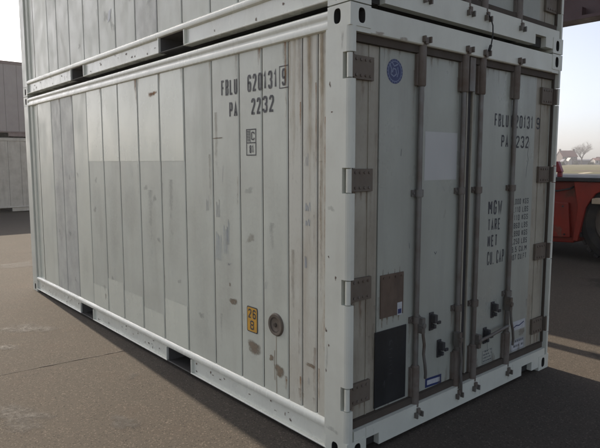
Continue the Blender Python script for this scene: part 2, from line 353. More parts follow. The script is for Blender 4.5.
def softrun(mb,u,z1,z0,wd,mp,top=1.0,bot=0.0,seed=0):
    rd=random.Random(seed); n=7; i=len(mb.v); off=0
    for k in range(n):
        t_=k/(n-1); z=z1+(z0-z1)*t_; off+=rd.uniform(-1,1)*wd*0.08; ww=wd*(1-0.45*t_); wv=top+(bot-top)*t_
        for du,sc_ in ((-0.5,0.0),(0,1.0),(0.5,0.0)): mb.w[len(mb.v)]=wv*sc_; mb.v.append(mp(u+off+du*ww,z))
    for k in range(n-1):
        for q in (0,1): a=i+k*3+q; mb.f.append((a,a+1,a+4,a+3)); mb.m.append(0)
def stroke(mb, pts, w_, mp, mi=0):
    for (a,b_) in zip(pts[:-1],pts[1:]):
        d=Vector((b_[0]-a[0],b_[1]-a[1]))
        if d.length<1e-6: continue
        n=Vector((-d.y,d.x)).normalized()*w_*0.5; e=d.normalized()*w_*0.25
        mb.poly([mp(a[0]-e.x+n.x,a[1]-e.y+n.y),mp(a[0]-e.x-n.x,a[1]-e.y-n.y),mp(b_[0]+e.x-n.x,b_[1]+e.y-n.y),mp(b_[0]+e.x+n.x,b_[1]+e.y+n.y)],mi)

# ------------------------------------------------------------------ ground
g=MB(); g.box(-3000,3000,-3000,3000,-0.6,-0.010); struct(g.build('field',M['field']))
g=MB()
g.box(-60,46,-40,70,-0.5,0.0); struct(g.build('ground',M['asphalt']))
def ground_mark(name,x,y,rx,ry,mat,seed,ang=0,z=0.004):
    mb=MB(); ca,sa=math.cos(ang),math.sin(ang)
    softblob(mb,0,0,rx,ry,lambda u,v:(x+u*ca-v*sa,y+u*sa+v*ca,z),seed,n=26,j=0.35); return struct(mb.build(name,mat))
M['oil']=wear_mat('oil_stain',(0.030,0.026,0.023),(0.045,0.037,0.03),0.6,7.0,1.0)
M['dust']=wear_mat('pale_dust',(0.085,0.07,0.053),(0.07,0.058,0.045),0.2,5.0,1.0)
rd=random.Random(12)
for k,(x,y,a,b_) in enumerate(((-0.75,1.35,0.16,0.10),(-1.25,1.9,0.30,0.18),(-0.6,4.1,0.35,0.2),(-0.35,2.1,0.08,0.05),(0.3,8.2,0.5,0.3),(-1.0,3.6,0.12,0.2),(3.0,-0.3,0.25,0.12),(6.5,0.8,0.8,0.5),(-0.9,0.6,0.12,0.10))): ground_mark('oil_stain',x,y,a,b_,M['oil'],k+900,rd.uniform(0,3))
def joint_line(pts, wd, seed):
    rd=random.Random(seed); mb=MB(); P=[]
    for (a,b_) in zip(pts[:-1],pts[1:]):
        n=max(2,int(math.dist(a,b_)/0.06))
        for k in range(n): t_=k/n; P.append((a[0]+(b_[0]-a[0])*t_, a[1]+(b_[1]-a[1])*t_))
    off=0; L_=[];R_=[]
    for p in P:
        off=off*0.9+rd.gauss(0,0.004); ww=wd*rd.uniform(0.35,1.2)
        L_.append((p[0],p[1]+off+ww,0.004)); R_.append((p[0],p[1]+off-ww,0.004))
    for k in range(len(P)-1): mb.poly([L_[k],R_[k],R_[k+1],L_[k+1]])
    return struct(mb.build('pavement_joint',M['joint']))
joint_line([(-9,3.25),(-1.17,2.83),(-0.7,2.796),(-0.22,2.76),(2.3,2.7)],0.007,1)
joint_line([(-14,10.3),(0.42,9.69),(0.845,9.48),(12,9.3)],0.010,2)
joint_line([(2.5,-0.42),(3.2,-0.55),(5.4,-0.9)],0.006,5)

# ------------------------------------------------------------------ container
Wc,Lc,Hc=2.438,6.058,2.591
SEAMS=[0.279,0.415,0.549,0.814,1.073,1.421,1.828,2.238,2.649,3.075,3.467,3.874,4.297,4.696,5.021,5.56,5.80]
HZ=[(2.200,2.330),(1.575,1.705),(0.940,1.075),(0.315,0.445)]
POCK=[(1.80,2.17),(3.90,4.23)]
NOTCH=[(0.165,0.280),(1.995,2.160)]

def casting(c, cx, cy, cz, mat=None):
    """cx,cy,cz = 0/1 which corner"""
    mb=MB(); sx,sy,sz=0.162,0.178,0.118
    X0=0 if cx==0 else Wc-sx; Y0=0 if cy==0 else Lc-sy; Z0=0 if cz==0 else Hc-sz
    xo=X0 if cx==0 else X0+sx; xi=X0+sx if cx==0 else X0; nx=1 if cx==0 else -1
    yo=Y0 if cy==0 else Y0+sy; yi=Y0+sy if cy==0 else Y0; ny=1 if cy==0 else -1
    mb.holeplate((xo,yo,Z0),(0,ny,0),(0,0,1),sy,sz,(0.1015,0.059),0.0255,0.0395,0.10,(nx,0,0))
    mb.holeplate((xo,yo,Z0),(nx,0,0),(0,0,1),sx,sz,(0.089,0.059),0.0255,0.0395,0.10,(0,ny,0))
    zo=Z0 if cz==0 else Z0+sz; zi=Z0+sz if cz==0 else Z0; nz=1 if cz==0 else -1
    mb.holeplate((xo,yo,zo),(nx,0,0),(0,ny,0),sx,sy,(0.089,0.1015),0.032,0.05,0.008,(0,0,nz))
    mb.poly([(xo,yo,zi),(xi,yo,zi),(xi,yi,zi),(xo,yi,zi)])
    mb.poly([(xi,yo,Z0),(xi,yi,Z0),(xi,yi,Z0+sz),(xi,yo,Z0+sz)])
    mb.poly([(xo,yi,Z0),(xi,yi,Z0),(xi,yi,Z0+sz),(xo,yi,Z0+sz)])
    return mb.build('corner_casting',[mat or M['frame'],M['dark']],c,bevel=0.006)

def mirror_x(prof): return [(Wc-p[0],p[1]) for p in prof]
def side_panel(c, right, mats, tone):
    """planks with dirty grooves between; mats indexes by tone list"""
    mb=MB(); z0,z1=0.19,2.475; xs=0.020; S=[0.19]+SEAMS+[5.87]
    fx=(lambda x: Wc-x) if right else (lambda x: x)
    gw=0.0035
    for k in range(len(S)-1):
        a=S[k]+(gw if k else 0); b_=S[k+1]-(gw if k<len(S)-2 else 0); mi=tone[k%len(tone)]
        lip=0.010; ld=0.0018
        ys=[a,a+lip,b_-lip,b_]; xo=[xs+0.004,xs,xs,xs+0.004]
        if k==len(S)-3 and not right:      # shallow rounded recess in the far plank
            ys=[a,a+0.02,a+0.03,b_-0.03,b_-0.02,b_]; xo=[xs,xs,xs+0.018,xs+0.018,xs,xs]
        for q in range(len(ys)-1):
            mb.poly([(fx(xo[q]),ys[q],z0),(fx(xo[q+1]),ys[q+1],z0),(fx(xo[q+1]),ys[q+1],z1),(fx(xo[q]),ys[q],z1)],mi)
        if k<len(S)-2:
            g0,g1=b_,S[k+1]+gw
            mb.poly([(fx(xo[-1]),g0,z0),(fx(xs+0.011),g0+0.001,z0),(fx(xs+0.011),g0+0.001,z1),(fx(xo[-1]),g0,z1)],4)
            mb.poly([(fx(xs+0.011),g0+0.001,z0),(fx(xs+0.011),g1-0.001,z0),(fx(xs+0.011),g1-0.001,z1),(fx(xs+0.011),g0+0.001,z1)],4)
            mb.poly([(fx(xs+0.011),g1-0.001,z0),(fx(xs+0.004),g1,z0),(fx(xs+0.004),g1,z1),(fx(xs+0.011),g1-0.001,z1)],4)
    mb.poly([(fx(xs+0.03),0.19,z0),(fx(xs+0.03),5.87,z0),(fx(xs+0.03),5.87,z1),(fx(xs+0.03),0.19,z1)],4)
    return mb.build('side_panel',mats,c)

def make_container(label, loc, rz=0.0, group=None, seed=0, style='white', door=True):
    c=thing('shipping_container',label,'container',loc,rz,group)
    if style=='white': fr,rl,pm=M['frame'],M['rail'],[M['plank_a'],M['plank_b'],M['plank_c'],M['plank_d'],M['seam']]
    elif style=='mauve': fr,rl,pm=M['mauve_rail'],M['mauve_rail'],[M['mauve']]*4+[M['seam']]
    else: fr,rl,pm=M['beige'],M['beige'],[M['beige']]*4+[M['seam']]
    for a in (0,1):
        for b_ in (0,1):
            for d in (0,1): casting(c,a,b_,d,fr)
    # door posts with hinge notches
    full=[(0,0.19),(0,0.028),(0.003,0.016),(0.009,0.007),(0.018,0.001),(0.026,0),(0.045,0),(0.045,0.052),(0.060,0.052),(0.060,0.19)]
    cut=[(0,0.19),(0,0.056),(0.036,0.056),(0.036,0.024),(0.045,0.024),(0.045,0.052),(0.060,0.052),(0.060,0.19)]
    for right in (0,1):
        mb=MB(); z=0.118
        F=mirror_x(full) if right else full; K=mirror_x(cut) if right else cut
        for (a,b_) in sorted(HZ):
            mb.prism(F,'z',z,a-0.006); mb.prism(K,'z',a-0.006,b_+0.006); z=b_+0.006
        mb.prism(F,'z',z,Hc-0.118)
        mb.build('corner_post',[fr],c)
    for right in (0,1):
        P=[(0,Lc),(0,5.875),(0.06,5.875),(0.06,Lc)]
        P=mirror_x(P) if right else P
        mb=MB(); mb.prism(P,'z',0.118,Hc-0.118); mb.build('corner_post',fr,c,bevel=0.006)
    # rails
    top=[(0.060,2.470),(0.014,2.470),(0.002,2.476),(0.000,2.486),(0.000,2.506),(0.006,2.514),(0.009,2.524),(0.006,2.534),(0.000,2.542),(0.000,2.560),(0.003,2.568),(0.010,2.576),(0.024,2.580),(0.060,2.580)]
    up=[(0.055,0.212),(0.026,0.212),(0.006,0.196),(0.001,0.188),(0.000,0.170),(0.004,0.158),(0.018,0.150),(0.055,0.150)]
    lip=[(0.075,0.030),(0.002,0.030),(0.000,0.033),(0.000,0.037),(0.003,0.040),(0.030,0.042),(0.075,0.042)]
    webp=[(0.022,0.0421),(0.024,0.1499),(0.034,0.1499),(0.034,0.0421)]
    for right in (0,1):
        fx=mirror_x if right else (lambda p:p)
        mb=MB(); mb.prism(fx(top),'y',0.178,Lc-0.178); mb.build('top_side_rail',rl,c,smooth=True)
        mb=MB(); mb.prism(fx(up),'y',0.178,Lc-0.178)
        segs=[(0.178,POCK[0][0]-0.02),(POCK[0][1]+0.02,POCK[1][0]-0.02),(POCK[1][1]+0.02,Lc-0.178)]
        for a,b_ in segs:
            mb.prism(fx(webp),'y',a,b_); mb.prism(fx(lip),'y',a,b_)
            for e in (a,b_-0.012):
                x0,x1=(0.0015,0.075) if not right else (Wc-0.075,Wc-0.0015)
                mb.box(x0,x1,e,e+0.012,0.0425,0.1495)
        mb.build('bottom_side_rail',rl,c,smooth=True)
        for a,b_ in POCK:
            mb=MB(); x0,x1=(0.03,0.55) if not right else (Wc-0.55,Wc-0.03)
            xo=0.012 if not right else Wc-0.012; xi=0.6 if not right else Wc-0.6
            for (p,q) in (((xo,a),(xi,a)),((xo,b_),(xi,b_))):
                mb.poly([(p[0],p[1],0.026),(q[0],q[1],0.026),(q[0],q[1],0.148),(p[0],p[1],0.148)],0)
            mb.poly([(xo,a,0.148),(xi,a,0.148),(xi,b_,0.148),(xo,b_,0.148)],0)
            mb.poly([(xi,a,0.026),(xi,b_,0.026),(xi,b_,0.148),(xi,a,0.148)],1)
            mb.poly([(xo,a,0.036),(xi,a,0.036),(xi,b_,0.036),(xo,b_,0.036)],1)  # near-black floor painted in for the shade of the pocket
            e0,e1=sorted((0.003 if not right else Wc-0.003, 0.03 if not right else Wc-0.03)); mb.box(e0,e1,a-0.019,b_+0.019,0.0305,0.0355,0)
            mb.build('fork_pocket',[M['under'],M['dark']],c)
    tone=[2,2,2,1,1,1,1,1,1,1,1,1,0,3,3,0,0,0,0] if seed==0 else [2,1,1,1,1,1,1,1,3,1,1,1,1,1,1,0,0,0,0]
    sp=side_panel(c,False,pm,tone); side_panel(c,True,pm,tone)
    mb=MB(); mb.box(0.06,Wc-0.06,0.06,Lc-0.06,0.152,0.185); 
    for k in range(14):
        y=0.35+k*0.41; mb.box(0.61,Wc-0.61,y,y+0.05,0.03,0.1515)
    mb.build('underframe',M['under'],c)
    mb=MB(); mb.box(0.061,Wc-0.061,0.061,Lc-0.061,2.555,2.575); mb.build('roof_panel',fr,c)
    # machinery end
    mb=MB(); mb.box(0.061,Wc-0.061,Lc-0.06,Lc-0.03,0.13,2.46); mb.build('front_panel',fr,c)
    mb=MB(); mb.box(0.163,Wc-0.163,Lc-0.05,Lc-0.006,2.462,2.58); mb.build('front_header',fr,c)
    mb=MB(); mb.box(0.163,Wc-0.163,Lc-0.05,Lc-0.006,0.03,0.128); mb.build('front_sill',fr,c)
    mb=MB()
    for k in range(12): mb.box(0.4,Wc-0.4,Lc-0.029,Lc-0.012,0.5+k*0.06,0.535+k*0.06)
    mb.build('vent_grille',M['under'],c)
    # door end frame
    mb=MB(); mb.prism([(0.004,2.452),(0.010,2.446),(0.060,2.446),(0.060,2.584),(0.004,2.584)],'x',0.1625,Wc-0.1625)
    mb.box(0.046,0.1624,0.004,0.06,2.446,2.4729); mb.box(Wc-0.1624,Wc-0.046,0.004,0.06,2.446,2.4729)
    mb.build('door_header',fr,c)
    mb=MB(); a=0.1625
    for (n0,n1) in NOTCH+[(Wc-0.1625,None)]:
        if n0-a>0.004: mb.box(a,n0,0.004,0.06,0.030,0.176)
        if n1:
            mb.box(max(a,n0),n1,0.004,0.06,0.105,0.176)
            mb.box(n0,n1,0.045,0.055,0.03,0.1049,1)
            a=n1
    mb.box(0.061,0.1624,0.004,0.06,0.1185,0.176); mb.box(Wc-0.1624,Wc-0.061,0.004,0.06,0.1185,0.176)
    mb.build('door_sill',[fr,M['dark']],c,weld=False)
    mb=MB()
    y0,y1=0.030,0.058
    mb.box(0.048,Wc-0.048,y0,y1,2.402,2.444); mb.box(0.063,Wc-0.063,y0,y1,0.178,0.222)
    mb.box(0.047,0.062,y0+0.002,y1-0.007,0.222,2.402); mb.box(Wc-0.062,Wc-0.047,y0+0.002,y1-0.007,0.222,2.402)
    mb.build('door_gasket',M['gasket'],c)
    if not door:
        mb=MB(); mb.box(0.063,Wc-0.063,0.06,0.1,0.19,2.44); mb.build('door',fr,c)
        return c,sp,None
    doors=[]
    for right in (0,1):
        f=(lambda x: Wc-x) if right else (lambda x: x)
        def bx(mb,x0,x1,*r,**k):
            a_,b2=sorted((f(x0),f(x1))); mb.box(a_,b2,*r,**k)
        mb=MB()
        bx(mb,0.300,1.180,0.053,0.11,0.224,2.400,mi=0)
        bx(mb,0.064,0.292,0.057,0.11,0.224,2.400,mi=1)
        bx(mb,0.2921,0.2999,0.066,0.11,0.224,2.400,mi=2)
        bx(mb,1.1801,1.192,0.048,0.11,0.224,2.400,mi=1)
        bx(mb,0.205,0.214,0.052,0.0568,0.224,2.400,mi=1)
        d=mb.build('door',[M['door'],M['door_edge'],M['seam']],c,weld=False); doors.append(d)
        for (z0,z1) in HZ:
            mb=MB(); bx(mb,0.050,0.232,0.036,0.0565,z0,z1)
            for zz in (z0+0.022,z1-0.022):
                for k in range(4):
                    cx=f(0.085+k*0.038); mb.tube([(cx,0.030,zz),(cx,0.0362,zz)],0.0085,6,1)
            bx(mb,0.030,0.050,0.010,0.044,z0+0.004,z1-0.004)
            mb.build('hinge',[M['hinge'],M['rusty']],d,bevel=0.002)
            mb=MB(); mb.tube([(f(0.016),0.018,z0),(f(0.016),0.018,z1)],0.0155,16)
            mb.build('hinge_pin',[fr],d,smooth=True)
        for xr in (0.655,1.115):
            x=f(xr); lo=MB()
            lo.tube([(x,0.030,0.10),(x,0.030,2.50)],0.0175,16)
            lo.build('lock_rod',M['galv'],d,smooth=True)
            mb=MB(); mb.tube([(x,0.030,2.205),(x,0.030,2.212),(x,0.030,2.455),(x,0.030,2.462)],[0.024,0.029,0.029,0.023],18)
            mb.box(x-0.040,x-0.024,0.032,0.0525,2.21,2.398); mb.box(x-0.014,x+0.014,-0.010,0.012,2.455,2.492)
            mb.build('rod_sleeve',M['rusty'],d,smooth=True)
            mb=MB(); mb.tube([(x,0.030,0.150),(x,0.030,0.157),(x,0.030,0.425),(x,0.030,0.432)],[0.022,0.028,0.028,0.022],18)
            mb.box(x-0.040,x-0.024,0.032,0.0525,0.226,0.42); mb.box(x-0.012,x+0.012,-0.012,0.012,0.118,0.152)
            mb.build('rod_sleeve',M['rusty'],d,smooth=True)
            for zz,sg in ((2.478,1),(0.108,-1)):
                mb=MB()
                mb.box(x-0.034,x-0.022,-0.022,0.0035,zz-0.016,zz+0.020); mb.box(x+0.022,x+0.034,-0.022,0.0035,zz-0.016,zz+0.020)
                mb.box(x-0.0215,x+0.0215,-0.006,0.0033,zz-0.006*sg-0.006,zz-0.006*sg+0.004)
                mb.build('cam_keeper',M['rusty'] if sg>0 else M['galv'],d,bevel=0.002)
            for zz in (1.548,0.735):
                mb=MB(); mb.tube([(x,0.030,zz-0.022),(x,0.030,zz+0.022)],0.0285,18)
                mb.tube([(x,0.030,zz-0.026),(x,0.030,zz-0.0221)],0.024,18)
                mb.box(x-0.052,x+0.052,0.041,0.0528,zz-0.020,zz+0.020)
                for s_ in (-1,1): mb.tube([(x+s_*0.041,0.034,zz),(x+s_*0.041,0.042,zz)],0.008,6)
                mb.build('rod_bracket',M['galv'],d,smooth=True)
    mb=MB(); mb.box(1.1925,1.2455,0.062,0.10,0.224,2.400); mb.build('centre_gasket',M['rubber'],doors[0])
    mb=MB(); mb.box(1.168,1.232,0.020,0.047,2.215,2.440); mb.build('door_stop_plate',M['galv'],doors[0],bevel=0.003)
    return c,sp,doors

white='white refrigerated containers stacked in front'
c1,sp1,d1=make_container('worn white refrigerated container standing on the asphalt, its side lettered FBLU 620131 9',(0,0,0),0,white,0)
c2,sp2,d2=make_container('white refrigerated container stacked on top of the lettered one, cut off by the photo top',(0,0,Hc+0.007),0,white,1)

# ---- lower container: repainted patches inside the planks
SM=lambda u,v: (0.0183,u,v)       # side face map (u = y along the container)
pt=MB()
def plank_rect(mb,a,b_,z0,z1,off=0.0,mi=0):
    x=0.0183-off; mb.poly([(x,a+0.013,z0),(x,b_-0.013,z0),(x,b_-0.013,z1),(x,a+0.013,z1)],mi)
for a,b_ in ((1.828,2.238),(2.238,2.649),(2.649,3.075),(3.075,3.467),(3.467,3.874)): plank_rect(pt,a,b_,1.752,2.474)
pt.build('repaint_patch',M['patch'],sp1); pt=MB()
plank_rect(pt,1.828,2.238,0.214,0.575)
for a,b_,z in ((2.238,2.649,0.42),(2.649,3.075,0.50),(3.075,3.467,0.56),(3.467,3.874,0.44)): plank_rect(pt,a,b_,0.214,z)
pt.build('repaint_patch',M['patch'],sp1)
# lettering on the side
S2=lambda u,v: (0.0178,u,v)
mb=MB()
put_text(mb,'FBLU',1.290,1.092,2.206,2.315,S2); put_text(mb,'620131',0.972,0.655,2.206,2.318,S2)
put_text(mb,'9',0.606,0.566,2.212,2.316,S2); frame_rect(mb,0.632,0.540,2.196,2.333,0.006,S2)
mb.build('stencilled_number',M['stencil'],sp1); mb=MB()
put_text(mb,'PA',1.192,1.094,2.052,2.156,S2); put_text(mb,'22',0.930,0.826,2.056,2.162,S2); put_text(mb,'32',0.803,0.688,2.060,2.166,S2)
mb.build('size_code',M['stencil'],sp1); mb=MB()
frame_rect(mb,0.992,0.880,1.786,1.963,0.007,S2); rect(mb,0.985,0.887,1.868,1.875,S2)
for k in range(7): rect(mb,0.982,0.950,1.882+k*0.0105,1.888+k*0.0105,S2)
rect(mb,0.948,0.944,1.875,1.956,S2)
put_text(mb,'C',0.934,0.898,1.888,1.944,S2); put_text(mb,'81',0.955,0.910,1.803,1.855,S2)
mb.build('rail_mark',M['stencil'],sp1)
mb=MB(); S3=lambda u,v:(0.0168,u,v); S4=lambda u,v:(0.0162,u,v)
def rrect(mb,u0,u1,v0,v1,r_,mp,mi):
    pts=[]; 
    for (cx,cy,a0) in ((max(u0,u1)-r_,v1-r_,0),(min(u0,u1)+r_,v1-r_,90),(min(u0,u1)+r_,v0+r_,180),(max(u0,u1)-r_,v0+r_,270)):
        for k in range(5): a=R(a0+k*22.5); pts.append(mp(cx+r_*math.cos(a),cy+r_*math.sin(a)))
    mb.poly(pts,mi)
rrect(mb,1.004,0.880,0.566,0.748,0.014,S3,0); rrect(mb,0.997,0.887,0.573,0.741,0.011,S4,1)
S5=lambda u,v:(0.0156,u,v)
put_text(mb,'26',0.985,0.898,0.665,0.730,S5,0,0.16); put_text(mb,'8',0.965,0.920,0.585,0.650,S5,0,0.16)
mb.build('yellow_height_sticker',[M['stencil'],M['yellow']],sp1)
# drain port
mb=MB(); cy,cz=0.676,0.680
for (r0,r1,x0,x1,mi) in ((0.078,0.070,0.0195,0.006,0),(0.070,0.052,0.006,0.006,0),(0.052,0.044,0.006,0.012,1),(0.044,0.016,0.012,0.012,0),(0.016,0.012,0.012,0.004,1)):
    n=32; i=len(mb.v)
    mb.v+=[(x0,cy+r0*math.cos(2*math.pi*k/n),cz+r0*math.sin(2*math.pi*k/n)) for k in range(n)]+[(x1,cy+r1*math.cos(2*math.pi*k/n),cz+r1*math.sin(2*math.pi*k/n)) for k in range(n)]
    for k in range(n): j=(k+1)%n; mb.f.append((i+k,i+j,i+n+j,i+n+k)); mb.m.append(mi)
mb.poly([(0.004,cy+0.012*math.cos(2*math.pi*k/32),cz+0.012*math.sin(2*math.pi*k/32)) for k in range(32)],1)
mb.build('drain_port',[M['hinge'],M['gasket']],sp1,smooth=True)
# stains, peeled stickers, marker scribbles
mb=MB()
for u,v,ru,rv,sd_ in ((0.925,0.46,0.062,0.050,1),(0.64,0.37,0.045,0.038,2),(0.338,0.498,0.040,0.014,3),(1.175,0.742,0.045,0.024,4),(1.215,0.86,0.012,0.014,6),(2.36,2.318,0.05,0.008,8),(1.345,1.915,0.075,0.005,9),(0.73,0.44,0.02,0.022,12)):
    mb=MB(); softblob(mb,u,v,ru*1.25,rv*1.25,S2,sd_); mb.build('brown_stain',M['wear_glue'],sp1)
mb=MB()
for u,z1_,z0_ in ((0.676,0.60,0.215),(0.676+0.02,0.5,0.3)):
    stroke(mb,[(u,z1_),(u+0.003,(z1_+z0_)/2),(u-0.002,z0_)],0.006,SM)
mb.build('drain_streak',M['tan_label'],sp1)
mb=MB(); rd=random.Random(4)
def scribx(cu,cv,n,su,sv,wd,mi,slant=0.3):
    wd*=0.5
    u,v=cu,cv; P=[(u,v)]
    for k in range(n):
        v2=cv+(sv if k%2==0 else 0)*rd.uniform(0.6,1.1); u=u-su*rd.uniform(0.2,1.0); P.append((u+(slant*su if k%2 else 0),v2))
    m1=MB(); stroke(m1,P,wd,S2,0); m1.build('marker_scribble',M['pencil'] if mi else M['pen'],sp1)
scribx(1.52,1.38,5,0.016,0.12,0.004,1); scribx(1.38,1.34,6,0.014,0.13,0.005,1); scribx(1.40,1.02,8,0.020,0.22,0.004,0)
scribx(1.30,1.08,6,0.022,0.20,0.004,0); scribx(1.25,1.15,5,0.018,0.17,0.004,0)
scribx(0.390,1.72,4,0.016,0.07,0.004,1); scribx(0.387,1.45,6,0.012,0.05,0.005,0); scribx(0.383,1.36,5,0.012,0.05,0.005,0); scribx(0.39,1.10,4,0.01,0.09,0.004,0)
scribx(0.80,0.90,3,0.03,0.05,0.003,1); scribx(1.24,1.00,3,0.05,0.02,0.006,1)
scribx(0.36,0.37,2,0.01,0.07,0.004,1)
for k in range(16):
    u,v=rd.uniform(0.45,3.6),rd.uniform(0.4,1.7); l=rd.uniform(0.03,0.12); a=rd.uniform(-0.5,0.5)
    if min(abs(u-s_) for s_ in SEAMS)>0.09: m1=MB(); stroke(m1,[(u,v),(u+0.3*l*a,v+l)],0.0022,S2,0); m1.build('scratch',M['pencil'],sp1)
SR=lambda u,v:(0.0174,u,v)
rd=random.Random(21)
def srun(par,u,z1,z0,wd,mat,seed,mp=None,name='rust_run',top=1.0,bot=0.0):
    mb=MB(); softrun(mb,u,z1,z0,wd,mp or SR,top,bot,seed); mb.build(name,M[mat],par)
for k,(u,z1,z0,wd,mt) in enumerate(((2.69,2.47,2.18,0.05,'wear_rust'),(4.32,2.47,2.30,0.05,'wear_rust'),(0.575,2.47,2.12,0.05,'wear_brown'),(0.44,2.47,1.95,0.06,'wear_brown'),
      (0.36,2.47,1.70,0.05,'wear_brown'),(0.235,2.47,1.60,0.07,'wear_brown'),(0.245,1.75,0.9,0.06,'wear_rust'),(1.86,2.47,2.25,0.05,'wear_brown'),(1.10,2.47,2.22,0.06,'wear_brown'),
      (1.37,2.10,1.45,0.07,'wear_brown'),(1.46,1.8,1.2,0.05,'wear_brown'),(0.845,2.47,2.28,0.04,'wear_rust'),(0.50,1.20,0.40,0.06,'wear_brown'),(0.30,0.62,0.22,0.05,'wear_rust'),
      (0.575,0.36,0.215,0.06,'wear_rust'),(0.44,0.32,0.215,0.05,'wear_rust'),(0.305,0.30,0.215,0.05,'wear_rust'),(3.50,2.47,2.33,0.04,'wear_rust'),(0.72,1.35,1.02,0.08,'wear_grey'),
      (1.33,0.62,0.30,0.06,'wear_grey'),(2.06,1.6,0.9,0.10,'wear_grey'),(2.45,1.5,0.8,0.12,'wear_grey'))): srun(sp1,u,z1,z0,wd,mt,k)
for k,(u,z,a,b_) in enumerate(((4.86,1.2,0.12,0.55),(4.50,1.0,0.15,0.6),(3.67,1.25,0.16,0.35),(3.27,1.35,0.15,0.30),(3.27,0.95,0.14,0.3),(2.86,1.3,0.16,0.35),(2.44,1.1,0.15,0.5),(2.03,1.25,0.15,0.4),(1.62,1.0,0.15,0.6),
      (1.25,1.2,0.13,0.5),(0.94,1.1,0.10,0.45),(0.68,1.2,0.10,0.5),(1.25,0.7,0.13,0.25),(0.94,0.5,0.10,0.2),(4.1,0.6,0.14,0.3),(1.62,0.5,0.15,0.25))):
    mb=MB(); softblob(mb,u,z,a,b_,lambda u,v:(0.0176,u,v),k+20,j=0.15); mb.build('grime_veil',M['wear_haze'],sp1)
for k in range(26):
    lo,hi=((3.5,5.0) if k<9 else (0.3,3.6)); u=rd.uniform(lo,hi)
    if min(abs(u-q) for q in SEAMS)<0.07: continue
    mb=MB(); softblob(mb,u,rd.uniform(0.35,1.65),rd.uniform(0.02,0.05),rd.uniform(0.015,0.05),SR,k+50,j=0.4); mb.build('scuff_mark',M[rd.choice(('wear_grey','wear_grey','wear_brown'))],sp1)
for k in range(16):
    i_=rd.randrange(len(SEAMS)); u=SEAMS[i_]+rd.choice((-1,1))*0.028; z1=rd.uniform(0.5,2.4)
    srun(sp1,u,z1,z1-rd.uniform(0.1,0.5),0.022,rd.choice(('wear_brown','wear_grey','wear_rust')),k+90,top=0.8,bot=0.2)
for k in range(14):
    u=SEAMS[rd.randrange(len(SEAMS))]+rd.choice((-1,1))*0.03; z1=rd.uniform(0.35,1.6)
    srun(sp2,u,z1,z1-rd.uniform(0.12,0.4),0.026,rd.choice(('wear_brown','wear_grey','wear_grey')),k+190,top=0.8,bot=0.3)
for k,(u,z1,z0,wd,mt) in enumerate(((2.672,2.472,2.10,0.035,'wear_orange'),(2.62,2.472,2.33,0.03,'wear_tan'),(4.72,2.472,2.30,0.03,'wear_orange'),(0.568,2.472,1.9,0.03,'wear_orange'),(0.53,2.472,1.6,0.03,'wear_tan'),
      (0.48,2.472,1.3,0.08,'wear_tan'),(0.35,2.472,0.9,0.08,'wear_tan'),(0.24,2.472,0.5,0.07,'wear_tan'),(0.21,2.0,0.3,0.03,'wear_orange'),(0.29,2.2,1.4,0.02,'wear_orange'),(0.43,2.1,1.5,0.02,'wear_orange'),
      (0.26,0.5,0.215,0.03,'wear_orange'),(0.43,0.4,0.215,0.03,'wear_orange'),(0.57,0.34,0.215,0.03,'wear_orange'),(0.40,0.30,0.215,0.06,'wear_tan'),(1.44,2.472,2.2,0.03,'wear_tan'),(2.22,2.472,2.3,0.03,'wear_tan'),(0.83,2.472,2.35,0.03,'wear_orange'))):
    srun(sp1,u,z1,z0,wd,mt,k+1200,lambda u,v:(0.0171,u,v))
mb=MB(); softblob(mb,2.36,2.318,0.10,0.022,lambda u,v:(0.0171,u,v),1230,j=0.3); mb.build('brown_stain',M['wear_orange'],sp1)
# chips and scrapes on posts, rails and castings
def kid(par,nm,i=0): return sorted([o for o in par.children if o.name.startswith(nm)],key=lambda o:o.name)[i]
rd=random.Random(55)
for par,n in ((c1,46),(c2,34)):
    rail=kid(par,'bottom_side_rail'); 
    for k in range(n):
        y=rd.uniform(0.25,5.7); z=rd.uniform(0.055,0.14)
        if any(a-0.06<y<b_+0.06 for a,b_ in POCK): continue
        mb=MB(); softblob(mb,y,z,rd.uniform(0.006,0.018),rd.uniform(0.004,0.014),lambda u,v:(0.0205,u,v),k+700,n=10,j=0.4); mb.build('paint_chip',M['chip'],rail)
post=kid(c1,'corner_post')
for k in range(7):
    mb=MB(); z=rd.uniform(0.13,2.45); y=rd.uniform(0.075,0.18)
    softblob(mb,y,z,rd.uniform(0.003,0.010),rd.uniform(0.004,0.02),lambda u,v:(-0.0012,u,v),k+760,n=10,j=0.4); mb.build('paint_chip',M['chip'],post)
for k,(y,z,a,b_) in enumerate(((0.06,2.40,0.012,0.05),(0.14,1.48,0.03,0.02),(0.17,0.6,0.012,0.10),(0.12,0.17,0.05,0.02))):
    mb=MB(); softblob(mb,y,z,a,b_,lambda u,v:(-0.0014,u,v),k+800,j=0.4); mb.build('scuff_mark',M['wear_grey'],post)
# scuffs on the upper container side
mb=MB()
for u,v,ru,rv,sd_ in ((3.28,0.53,0.04,0.05,21),(3.16,0.46,0.03,0.06,22),(3.10,0.40,0.03,0.03,23),(2.36,0.52,0.05,0.05,24),(2.72,0.62,0.06,0.06,25),(4.0,0.36,0.03,0.02,27)): 
    mb=MB(); softblob(mb,u,v,ru*1.3,rv*1.3,S2,sd_,j=0.4); mb.build('grey_scuff',M['wear_grey'],sp2)
mb=MB(); mb.poly([S2(3.24,0.46),S2(3.17,0.49),S2(3.15,0.58),S2(3.21,0.56)]); mb.build('torn_label',M['label'],sp2)

